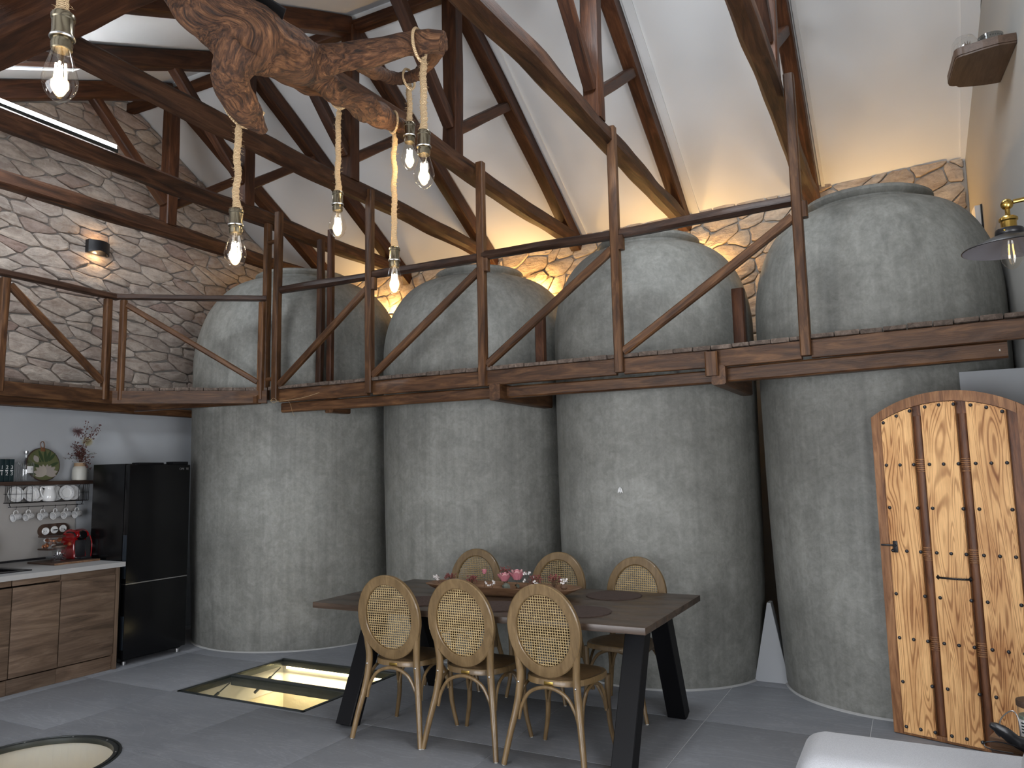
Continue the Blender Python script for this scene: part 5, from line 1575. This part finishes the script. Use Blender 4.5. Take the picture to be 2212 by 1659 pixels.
ep = MB().rbox(-.96, .004, 0, .03, 0, .856, .0015).build('end_panel', M['cab_edge'], None, Matrix.Translation((FX, 4.376, 0)))
tag(ep, 'tall oak end panel closing the cabinet run beside the fridge', 'panel')
wt = thing('worktop', 'pale grey kitchen worktop with a black sink cut in', 'worktop', (FX + .015, 2.93, .858))
# worktop as four strips round the sink
sx0, sx1, sy0, sy1 = -.62, -.20, .10, .80
Wd, Ln = -1.02, 1.52
for (a, b, c, d) in ((Wd, 0, sy1, Ln), (Wd, 0, 0, sy0), (Wd, sx0, sy0, sy1), (sx1, 0, sy0, sy1)):
    MB().box(a, b, c, d, 0, .04).build('slab', M['worktop'], wt, smooth=False)
MB().box(Wd + .001, Wd + .02, 0, Ln - .1, .04, .058).build('back_strip', M['black_satin'], wt, smooth=False)
sk = thing('sink', 'black composite sink set in the worktop', 'sink', (FX + .015, 2.93, .899))
m = MB(); 
for (a, b, c, d) in ((sx0 - .02, sx1 + .02, sy1 - .03, sy1 + .02), (sx0 - .02, sx1 + .02, sy0 - .02, sy0 + .03), (sx0 - .02, sx0 + .02, sy0 + .03, sy1 - .03), (sx1 - .02, sx1 + .02, sy0 + .03, sy1 - .03)):
    m.rbox(a, b, c, d, -.002, .008, .002)
m.build('rim', M['black_satin'], sk)
MB().add([(sx0, sy0, 0), (sx1, sy0, 0), (sx1, sy1, 0), (sx0, sy1, 0), (sx0 + .03, sy0 + .03, -.18), (sx1 - .03, sy0 + .03, -.18), (sx1 - .03, sy1 - .25, -.18), (sx0 + .03, sy1 - .25, -.18)], [(0, 1, 5, 4), (1, 2, 6, 5), (2, 3, 7, 6), (3, 0, 4, 7), (4, 5, 6, 7)]).build('basin', M['black_satin'], sk, smooth=False)
fc = thing('tap', 'black mixer tap behind the sink', 'tap', (-6.93, 3.60, .8985))
MB().lathe([(.028, 0), (.028, .008), (.020, .012), (.020, .05), (.0001, .055)], 20).build('base', M['black_satin'], fc)
MB().tube(spline([(0, 0, .05), (0, -.02, .16), (.06, -.06, .22), (.14, -.10, .20), (.17, -.12, .15)], 5), .011, 10).build('spout', M['black_satin'], fc)
sp = MB().box(XL + .001, XL + .012, 2.4, 4.63, .915, 1.575).build('splashback', M['splash'], smooth=False)
tag(sp, 'beige splashback panel on the kitchen wall', 'panel')

# fridge
fr = thing('fridge', 'tall gloss black two-door fridge freezer', 'fridge', (-6.72, 4.47, 0))
MB().rbox(0, .445, 0, .65, .03, 1.755, .004).build('cabinet_body', M['black_gloss'], fr)
def fdoor(z0, z1):
    d = MB().rbox(.452, .512, .002, .648, z0, z1, .008).build('door', M['black_gloss'], fr)
    MB().rbox(.46, .505, -.003, .004, z0 + .08 if z0 < .5 else z0 + .04, (z0 + z1) / 2 + (.05 if z0 < .5 else -.1), .002).build('handle', plain_h, d)
plain_h = plain('dark_steel_grip', (0.05, 0.065, 0.085), .3, .8)
fdoor(.055, .690); fdoor(.705, 1.745)
MB().rbox(.455, .51, .003, .647, .692, .702, .001).build('door_gap_trim', M['steel'], fr)
MB().rbox(.40, .50, .10, .36, 1.745, 1.765, .004).build('hinge_cover', M['black'], fr); MB().rbox(.40, .50, .46, .63, 1.745, 1.775, .004).build('hinge_cover', M['black'], fr)
for sy in (.05, .60): MB().lathe([(.018, 0), (.018, .03)], 12, (.46, sy, 0)).build('foot', M['steel'], fr)
text('lettering', 'OPE  TE', .030, M['greylogo'], fr, basis((-6.72 + .5128, 4.47 + .575, 1.705), (0, 1, 0), (0, 0, 1)))

# shelf with books, bottle, board and vase
KX = -7.10
ks = thing('kitchen_shelf', 'dark wooden plank shelf over the plate rack', 'shelf', (XL, 3.3, 1.58))
MB().rbox(.001, .20, -.9, 1.43, 0, .034, .006).build('board', M['shelf_wood'], ks)
SZ = 1.6145
for k in range(3):
    yb_ = 3.838 + k * .0415
    b = thing('book', ['dark teal book numbered one, cut by the picture edge', 'dark teal book numbered two, between its neighbours', 'dark teal book numbered three, next to the glass bottle'][k], 'book', (KX - .02, yb_, SZ), 0, 'numbered books')
    MB().rbox(-.085, .05, .001, .040, 0, .198, .003).build('cover', M['teal'], b)
    MB().box(-.083, .047, .004, .037, .1975, .1985).build('pages', M['paper'], b)
    for zz in (.125, .07):
        text('number', str(k + 1), .046, M['number'], b, basis((KX - .02 + .0508, yb_ + .0205, SZ + zz), (0, 1, 0), (0, 0, 1)))
    MB().rbox(.0503, .052, .006, .030, .093, .101, .0005).build('mark', M['paper'], b)
bo = thing('glass_bottle', 'ribbed clear glass bottle with a white label on the shelf', 'bottle', (KX, 4.075, SZ))
MB().lathe([(.0001, .001), (.062, .001), (.066, .01), (.066, .145), (.060, .17), (.035, .195), (.016, .215), (.0145, .25), (.017, .255)], 40, cap=False).build('glass', M['glass'], bo)
rb = MB()
for k in range(24):
    a = 2 * PI * k / 24; rb.tube([(.066 * math.cos(a), .066 * math.sin(a), .012), (.066 * math.cos(a), .066 * math.sin(a), .145), (.06 * math.cos(a), .06 * math.sin(a), .17)], .0022, 5)
rbo = rb.build('ribs', M['glass'], bo)
MB().lathe([(.0155, .248), (.0165, .25), (.0165, .272), (.0001, .273)], 20).build('cap', M['steel'], bo)
vs_ = []
for i in range(9):
    a = -.35 + .85 * i / 8
    for zz in (.075, .135): vs_.append((.0695 * math.cos(a), .0695 * math.sin(a), zz))
lo = MB().add(vs_, [(2 * i, 2 * i + 2, 2 * i + 3, 2 * i + 1) for i in range(8)]).build('label', M['paper'], bo)
for q in range(2):
    vs_ = []
    for i in range(5):
        a = .1 + .3 * i / 4
        for zz in (.103 + q * .010, .106 + q * .010): vs_.append((.0699 * math.cos(a), .0699 * math.sin(a), zz))
    MB().add(vs_, [(2 * i, 2 * i + 2, 2 * i + 3, 2 * i + 1) for i in range(4)]).build('print_line', M['greylogo'], lo)
# round decorated board, in its own plane (local X = along wall, local Y = up)
bd = thing('round_board', 'round serving board with a pale water-lily print and leather loop', 'serving board', (XL + .045, 4.262, SZ + .153))
MBd = MW[bd] @ basis((.02, 0, 0), (0, 1, 0), (-.17, 0, 1))
MB().lathe([(.0001, -.006), (.153, -.006), (.156, -.002), (.156, .005), (.153, .008), (.0001, .008)], 56).build('disc', M['shelf_wood'], bd, MBd)
MB().lathe([(.0001, .009), (.147, .009)], 56, cap=False).build('printed_ground', M['olive'], bd, MBd)
pr = random.Random(4)
def leafp(mb, c, a, L, w, z, n=6):
    vs_ = []; fs_ = []
    for i in range(n + 1):
        t = i / n; ww_ = w * math.sin(PI * (t * .93 + .05)) ** .8
        cx, cy = c[0] + math.cos(a) * L * t, c[1] + math.sin(a) * L * t
        vs_ += [(cx - math.sin(a) * ww_ / 2, cy + math.cos(a) * ww_ / 2, z), (cx + math.sin(a) * ww_ / 2, cy - math.cos(a) * ww_ / 2, z)]
    for i in range(n): fs_.append((2 * i, 2 * i + 1, 2 * i + 3, 2 * i + 2))
    mb.add(vs_, fs_)
gm = MB()
for a, L, c in ((1.9, .12, (.0, .02)), (1.55, .12, (.02, .02)), (1.2, .12, (.03, .02)), (2.3, .10, (-.02, .02)), (.85, .10, (.05, .03)), (2.9, .1, (-.03, -.02)), (.4, .1, (.05, -.02)), (3.4, .08, (-.05, -.07))):
    leafp(gm, c, a, L, .028, .0096 + .0001 * pr.random())
gm.build('leaf_print', M['leafgreen'], bd, MBd)
wm = MB(); wm2 = MB()
for k, (a, L, w) in enumerate(((.25, .115, .045), (2.9, .115, .045), (.65, .115, .045), (2.5, .11, .045), (1.0, .10, .042), (2.15, .10, .042), (1.35, .095, .04), (1.8, .095, .04), (-.1, .10, .04), (3.25, .10, .04))):
    leafp(wm if k % 2 else wm2, (.015, -.095), a, L, w, .0102 + k * .00008)
lf_ = MB(); leafp(lf_, (-.05, .02), 2.0, .07, .05, .0099); lf_.build('petal_print', M['lotus2'], bd, MBd)
wm.build('flower_print', M['lotus'], bd, MBd); wm2.build('flower_print', M['lotus2'], bd, MBd)
lpz = [(.018 * math.sin(t) * (1.0), .150 + .065 * (1 - math.cos(t)) / 2 * 1.0, .012) for t in [2 * PI * i / 20 for i in range(21)]]
MB().tube(lpz, .006, 6, flat=.5).build('leather_loop', M['leather'], bd, MBd)
MB().rbox(-.02, .02, .12, .158, .009, .013, .001).build('leather_tab', M['leather'], bd, MBd)
# vase with dried bouquet
VX, VY = KX, 4.583
vz = thing('flower_vase', 'cream stoneware jar vase on the kitchen shelf', 'vase', (VX, VY, SZ))
MB().lathe([(.0001, .0), (.056, .0), (.064, .006), (.066, .03), (.066, .10), (.060, .122), (.050, .132), (.047, .165), (.050, .170), (.046, .170), (.043, .13)], 36, cap=False).build('jar', M['cream'], vz)
MB().lathe([(.0505, .134), (.0495, .166)], 30, cap=False).build('paper_wrap', M['kraft'], vz)
bq = thing('dried_bouquet', 'dried bouquet of burgundy leaves and spiky blooms in the vase', 'bouquet', (VX, VY, SZ + .13))
rr = random.Random(12)
stm = MB(); lv = MB(); lv2 = MB()
STEMS = [(-.11, .20, 26, 0), (-.145, .12, 20, 0), (.02, .30, 26, 0), (.09, .36, 22, 1), (.155, .40, 18, 1), (.16, .34, 14, 1), (.12, .10, 18, 0), (.09, .03, 24, 0), (-.05, .24, 40, 0), (.0, .20, 46, 0), (.05, .16, 46, 0), (.03, .10, 40, 0), (-.03, .14, 44, 0), (-.07, .20, 30, 0), (.05, .44, 16, 1), (-.165, .085, 12, 2), (.06, -.02, 22, 0), (.09, -.06, 14, 0), (.14, .13, 12, 2)]
for (dy, dz, cnt, kind_) in STEMS:
    e = Vector((rr.uniform(-.03, .06), dy, dz))
    sp_ = spline([(0, 0, 0), tuple(e * .5 + Vector((.01, -dy * .2, .03))), tuple(e)], 5)
    stm.tube(sp_, .0016, 5)
    tgt = lv2 if kind_ == 2 else lv
    for q in range(cnt):
        t_ = rr.uniform(.35, 1.0) if kind_ != 1 else rr.uniform(.6, 1.05)
        b_ = Vector(sp_[min(len(sp_) - 1, int(t_ * (len(sp_) - 1)))]) + Vector((rr.uniform(-.02, .02), rr.uniform(-.022, .022), rr.uniform(-.02, .02)))
        d = Vector((rr.uniform(-.6, 1), rr.uniform(-1, 1), rr.uniform(-.6, 1)))
        if kind_ == 1:
            lv.sphere(b_, rr.uniform(.004, .007), 6, 4)
        else:
            petal(tgt, b_, d, (1, .3, .2), rr.uniform(.012, .022), rr.uniform(.008, .013), .2, 2)
stm.build('stems', M['twig'], bq); lvo = lv.build('leaves', M['burgundy'], bq, None, True, 60); lvo['kind'] = 'stuff'; lvo2 = lv2.build('leaves', M['drygrey'], bq, None, True, 60); lvo2['kind'] = 'stuff'
for (dy, dz, r_, mt) in ((-.055, .335, .055, 'mauve'), (.045, .245, .052, 'straw')):
    pm = MB()
    for q in range(130):
        d = Vector((rr.gauss(0, 1) + .6, rr.gauss(0, 1), rr.gauss(0, 1))).normalized()
        p0 = Vector((.03, dy, dz)); p1 = p0 + d * r_ * rr.uniform(.8, 1.05)
        pm.tube([p0 + d * .01, p0 + d * r_ * .6, p1 + Vector((0, 0, -.004))], [.0012, .0016, .0009], 4)
    pm.build('spiky_bloom', M[mt], bq)

# plate rack with plates, jug, hooks and cups
rk = thing('plate_rack', 'black wire plate rack under the kitchen shelf', 'rack', (XL + .01, 3.96, 1.425))
def wire(name, pts, r=.0022, closed=False, par=None): return MB().tube(pts, r, 6, closed=closed).build(name, M['black'], par or rk)
DX, RL, RH = .115, .72, .155
for zz in (0, RH):
    wire('rim_wire', [(.004, 0, zz), (DX, 0, zz), (DX, RL, zz), (.004, RL, zz)], .0028, True) if zz == 0 else None
wire('rim_wire', [(.004, 0, RH), (DX, 0, RH), (DX, .17, RH), (DX, .185, RH - .02), (DX, .185, 0)], .0028)
wire('rim_wire', [(.004, RL, RH), (DX, RL, RH), (DX, RL - .085, RH), (DX, RL - .10, RH - .02), (DX, RL - .10, 0)], .0028)
wire('rim_wire', [(.004, 0, RH), (.004, RL, RH)], .0022)
for yy in (0, .045, .09, .135):
    wire('upright_wire', [(DX, yy, 0), (DX, yy, RH)], .002)
for yy in (RL - .05, RL):
    wire('upright_wire', [(DX, yy, 0), (DX, yy, RH)], .002)
for xx in (.03, .06, .09):
    wire('upright_wire', [(xx, 0, 0), (xx, 0, RH)], .002); wire('upright_wire', [(xx, RL, 0), (xx, RL, RH)], .002)
wire('cross_wire', [(.0, 0, RH / 2), (DX, 0, RH / 2), (DX, .185, RH / 2)], .002); wire('cross_wire', [(.0, RL, RH / 2), (DX, RL, RH / 2), (DX, RL - .10, RH / 2)], .002)
MB().box(.004, DX - .004, .004, RL - .004, -.004, .001).build('base_slat', M['shelf_wood'], rk, smooth=False)
wire('hook_rail', spline([(.06, .022, -.003), (.06, .022, -.02), (.06, .035, -.036), (.06, .06, -.038), (.06, RL - .06, -.038), (.06, RL - .035, -.036), (.06, RL - .022, -.02), (.06, RL - .022, -.003)], 4), .0028)
PB = MW[rk]
def plate(y, x, lab, r=.072):
    t = thing('plate', lab, 'plate', (XL + .01 + x, y, 1.4275), 0, 'sprigged plates in the rack')
    Mp = MW[t] @ Matrix.Translation((0, 0, r * .99)) @ basis((0, 0, 0), (0, 1, 0), (-.2, 0, 1))
    MB().lathe([(.0001, .0), (r * .55, .0), (r * .62, .003), (r * .68, .010), (r, .014), (r * .99, .017), (r * .66, .013), (r * .58, .006), (.0001, .004)], 44).build('plate_body', M['white_gloss'], t, Mp)
    MB().lathe([(r * .70, .0142), (r * .97, .0176)], 44, cap=False).build('rim_pattern', M['china'], t, Mp)
for (y, x, lab) in ((4.030, .05, 'sprigged white plate behind the wires at the rack end by the books'), (4.150, .075, 'sprigged white plate left of the white jug'), (4.222, .035, 'sprigged white plate partly hidden behind the white jug, left'), (4.395, .035, 'sprigged white plate partly hidden behind the white jug, right'), (4.480, .075, 'sprigged white plate right of the white jug'), (4.560, .04, 'sprigged white plate behind the wires at the rack end by the fridge')):
    plate(y, x, lab)
jg = thing('jug', 'glossy white pitcher standing in the plate rack', 'jug', (XL + .085, 4.325, 1.4275))
MB().lathe([(.0001, .0), (.045, .0), (.056, .012), (.060, .04), (.054, .075), (.044, .105), (.042, .12), (.048, .142), (.045, .142), (.039, .12), (.04, .1)], 36, cap=False).build('body', M['white_gloss'], jg)
MB().add([(.02, .03, .13), (-.02, .03, .13), (0, .075, .152), (.012, .04, .105), (-.012, .04, .105)], [(0, 2, 3), (2, 1, 4), (3, 2, 4)]).build('spout', M['white_gloss'], jg)
MB().tube(spline([(0, -.042, .128), (0, -.075, .135), (0, -.085, .105), (0, -.07, .06), (0, -.052, .035)], 5), .0075, 8).build('handle', M['white_gloss'], jg)
for k, y in enumerate((4.041, 4.150, 4.279, 4.395, 4.497, 4.605)):
    hk = wire('hook', spline([(.06, y - 3.96, -.034), (.066, y - 3.96, -.036), (.066, y - 3.965, -.06), (.062, y - 3.968, -.068), (.056, y - 3.966, -.062)], 4), .0018)
    names = ['farthest from the fridge', 'second from the book end', 'third from the book end', 'fourth from the book end', 'second from the fridge end', 'closest to the fridge']
    t = thing('cup', 'small sprigged cup hanging on its hook, ' + names[k], 'cup', (XL + .072, y + .006, 1.425 - .068), 0, 'sprigged cups on hooks')
    ang = (.9, .9, 1.0, 1.25, 1.15, .9)[k] + rr.uniform(-.08, .08)
    Mc = MW[t] @ Matrix.Translation((.0, .0, -.062)) @ basis((0, 0, 0), (0, .15, 1), (math.sin(.3), 0, 0)) @ Matrix.Rotation(0, 4, 'X')
    # cup axis roughly horizontal, mouth toward the viewer's left
    ax = Vector((.35 * (ang - .3), -1, -.22)).normalized(); upv = Vector((0, -.1, 1)); upv = (upv - ax * upv.dot(ax)).normalized(); sd = upv.cross(ax)
    Mc = Matrix(((sd.x, upv.x, ax.x, 0), (sd.y, upv.y, ax.y, 0), (sd.z, upv.z, ax.z, 0), (0, 0, 0, 1)))
    Mc = MW[t] @ Matrix.Translation((0, 0, -.058)) @ Mc
    MB().lathe([(.0001, -.036), (.024, -.036), (.030, -.028), (.031, .018), (.033, .036), (.031, .036), (.0285, .018), (.027, -.025), (.0001, -.03)], 30, cap=False).build('cup_body', M['china'], t, Mc)
    MB().lathe([(.0335, .030), (.0345, .0365), (.0305, .0368)], 30, cap=False).build('rim', M['white_gloss'], t, Mc)
    MB().tube(spline([(0, .030, -.022), (0, .050, -.020), (0, .060, .0), (0, .050, .018), (0, .032, .022)], 5), .0038, 8).build('handle', M['white_gloss'], t, Mc)
# sockets
so_ = thing('socket_panel', 'dark wooden triple panel of round white sockets', 'sockets', (XL + .0125, 4.42, 1.155), 0)
n = 14; R = .062; L2 = .085
pl = [(L2 + R * math.cos(-PI / 2 + PI * i / n), R * math.sin(-PI / 2 + PI * i / n)) for i in range(n + 1)] + [(-L2 + R * math.cos(PI / 2 + PI * i / n), R * math.sin(PI / 2 + PI * i / n)) for i in range(n + 1)]
Ms = MW[so_] @ basis((0, 0, 0), (0, 1, 0), (0, 0, 1))
MB().prism(pl, .001, .018).build('backing', M['shelf_wood'], so_, Ms)
for k, dy in enumerate((-.082, 0, .082)):
    s_ = MB().lathe([(.034, .018), (.034, .024), (.031, .027), (.026, .027), (.024, .020), (.0001, .020)], 30, (dy, .004 + dy * .08, 0), False).build('socket', M['white_gloss'], so_, Ms)
    if k == 1:
        MB().rbox(-.012, .024, -.001, .009, .021, .034, .002).build('switch', M['black_satin'], s_, Ms)
    else:
        for q in (-.009, .009): MB().lathe([(.003, .0202), (.0001, .0206)], 10, (dy + q, .004 + dy * .08, 0)).build('pin_hole', M['black'], s_, Ms)
# counter-top things
WZ = .8985
tr = thing('chopping_board', 'light-edged wooden board under the coffee machine', 'board', (-6.72, 4.22, WZ), 0)
MB().rbox(-.20, .19, -.19, .22, 0, .016, .003).build('board_body', M['shelf_wood'], tr); MB().rbox(.19, .196, -.19, .22, 0, .016, .001).build('light_edge', M['bowl'], tr)
TB = WZ + .0165
def glassbox(name, lab, loc, sx, sy, h, lidm):
    t = thing(name, lab, 'container', loc)
    MB().box(-sx / 2, sx / 2, -sy / 2, sy / 2, .001, h).build('glass', M['glass'], t, smooth=False)
    MB().rbox(-sx / 2 - .004, sx / 2 + .004, -sy / 2 - .004, sy / 2 + .004, h + .0005, h + .014, .003).build('lid', lidm, t)
    return t
glassbox('glass_container', 'low empty glass container under the capsule box', (-6.94, 4.255, WZ + .0005), .15, .16, .10, M['shelf_wood'])
glassbox('capsule_box', 'clear box of copper coffee capsules stacked on a container', (-6.94, 4.255, WZ + .116), .15, .16, .095, M['shelf_wood'])
rr = random.Random(5)
cm = [MB().lathe([(.0001, .0), (.009, .0), (.012, .004), (.0145, .022), (.0175, .024), (.0175, .026), (.0001, .027)], 14).mesh('capsule', M['copper']), MB().lathe([(.0001, .0), (.009, .0), (.012, .004), (.0145, .022), (.0175, .024), (.0175, .026), (.0001, .027)], 14).mesh('capsule', M['white_matt'])]
spots = [(ix, iy, iz) for iz in range(2) for iy in range(4) for ix in range(2)]
for k, (ix, iy, iz) in enumerate(spots):
    o = link('coffee_capsule', cm[1 if k in (2, 9) else 0], None, Matrix.Translation((-6.94 + .022 + ix * -.045 + rr.uniform(-.004, .004), 4.255 - .055 + iy * .037, WZ + .138 + iz * .040)) @ Matrix.Rotation(rr.uniform(0, 6), 4, 'Z') @ Matrix.Rotation(rr.uniform(1.0, 1.9), 4, 'X'))
    tag(o, ('white-lidded coffee capsule among copper ones in the clear box' if k in (2, 9) else 'copper coffee capsule piled in the clear box'), 'capsule', 'white capsules in the box' if k in (2, 9) else 'copper capsules in the box')
gb2 = glassbox('tall_glass_container', 'tall empty glass container with a wooden lid by the capsules', (-6.98, 4.405, WZ + .0005), .12, .12, .205, M['bowl'])
jr = thing('candy_jar', 'lidded glass jar of shiny wrapped sweets on the worktop', 'jar', (-6.72, 4.185, TB))
MB().lathe([(.0001, .001), (.052, .001), (.056, .008), (.056, .115), (.054, .118)], 32, cap=False).build('glass', M['glass'], jr)
MB().lathe([(.0001, .1185), (.060, .1185), (.060, .134), (.0001, .134)], 32).build('lid', M['oak_shelf'], jr)
MB().rbox(-.01, .01, -.03, .03, .1345, .152, .003).build('lid_handle', M['shelf_wood'], jr)
sw = MB()
for k in range(90):
    a = rr.uniform(0, 6.28); q = .044 * math.sqrt(rr.random()); sw.sphere((q * math.cos(a), q * math.sin(a), .010 + .055 * rr.random()), rr.uniform(.005, .008), 6, 4, (1, 1, .6))
swo = sw.build('wrapped_sweets', M['foil'], jr, None, False); swo['kind'] = 'stuff'
# red coffee machine: side profile extruded
cm_ = thing('coffee_machine', 'glossy red capsule coffee machine beside the fridge', 'coffee machine', (-6.78, 4.385, TB), 0)
prof = [(-.15, .0), (-.155, .12), (-.14, .20), (-.10, .245), (-.03, .262), (.05, .25), (.085, .215), (.075, .19), (.045, .175), (.035, .10), (.05, .03), (.05, .0)]
prof = spline(prof, 3)
m = MB(); k = len(prof); w_ = .058
vs_ = [(x, -w_, z) for x, z in prof] + [(x, w_, z) for x, z in prof]
m.add(vs_, [tuple(range(k)), tuple(range(2 * k - 1, k - 1, -1))] + [((i + 1) % k, i, k + i, k + (i + 1) % k) for i in range(k)])
me = m.mesh('body', M['red'], False)
bm = bmesh.new(); bm.from_mesh(me); bmesh.ops.recalc_face_normals(bm, faces=bm.faces)
ed = [e for e in bm.edges if abs(e.verts[0].co.y) > .05 and abs(e.verts[0].co.y - e.verts[1].co.y) < .001 and e.calc_face_angle(0) > .8]
bmesh.ops.bevel(bm, geom=ed, offset=.008, segments=3, affect='EDGES'); bm.to_mesh(me); bm.free()
me.shade_smooth(); me.set_sharp_from_angle(angle=.7)
link('body', me, cm_)
h_ = MB().lathe([(.0001, .026), (.032, .026), (.040, .018), (.042, .0), (.042, -.03)], 28); h_.build('front_head', M['black_gloss'], cm_, MW[cm_] @ basis((.062, 0, .208), (0, 1, 0), (-.25, 0, 1)))
MB().tube(spline([(-.06, -.064, .232), (.0, -.066, .236), (.05, -.066, .226), (.07, -.066, .20)], 4), .006, 8).build('lever', M['black_satin'], cm_)
MB().rbox(.04, .14, -.05, .05, .001, .018, .003).build('drip_tray', M['black_satin'], cm_); MB().rbox(.02, .052, -.045, .045, .018, .165, .003).build('recess', M['black_satin'], cm_)
wm_ = MB().tube(spline([(.10, .052, .20), (.125, .055, .14), (.125, .055, .06), (.12, .055, .018)], 4), .005, 8); wm_.build('side_rail', M['red'], cm_)
tag(MB().tube(spline([(-6.93, 4.41, TB + .05), (-7.0, 4.50, 1.0), (-7.08, 4.53, 1.10), (-7.178, 4.505, 1.16)], 6), .0035, 6).build('power_cord', M['black_satin']), 'black cord running from the coffee machine to the sockets', 'cord')
# brass-edged lantern at the picture edge
ln = thing('wall_lantern', 'brass-edged black lantern on the kitchen wall at the picture edge', 'lantern', (XL + .07, 3.80, 1.0))
MB().lathe([(.075, 0), (.078, .004), (.055, .12), (.03, .19), (.02, .2)], 6, cap=False).build('panels', M['black_satin'], ln, smooth=False)
for k in range(6):
    a = PI / 3 * k
    MB().tube([(.078 * math.cos(a), .078 * math.sin(a), .002), (.056 * math.cos(a), .056 * math.sin(a), .12), (.031 * math.cos(a), .031 * math.sin(a), .19)], .004, 6).build('edge_bar', M['brass'], ln)
MB().tube([(.078 * math.cos(PI / 3 * k), .078 * math.sin(PI / 3 * k), .0) for k in range(6)], .006, 6, closed=True).build('base_ring', M['brass'], ln)
MB().tube([(-.065, 0, .21), (0, 0, .22), (0, 0, .19)], .004, 6).build('hook', M['brass'], ln)

# small white mark on the third vat
def mark(px_, py_, pz_, cx, cy):
    n_ = Vector((px_ - cx, py_ - cy, 0)).normalized(); tx = Vector((-n_.y, n_.x, 0))
    Mm = Matrix(((tx.x, 0, n_.x, px_ + n_.x * .006), (tx.y, 0, n_.y, py_ + n_.y * .006), (0, 1, 0, pz_), (0, 0, 0, 1)))
    mb = MB()
    for a in (-1.2, -1.57, -1.95): leafp(mb, (0, .018), a, .05, .014, 0)
    o = mb.build('white_mark', M['paper'], v3_, Mm, False); o['label'] = 'small white three-leaf mark'
mark(-1.996, 5.565, 1.465, -1.96, 6.41)
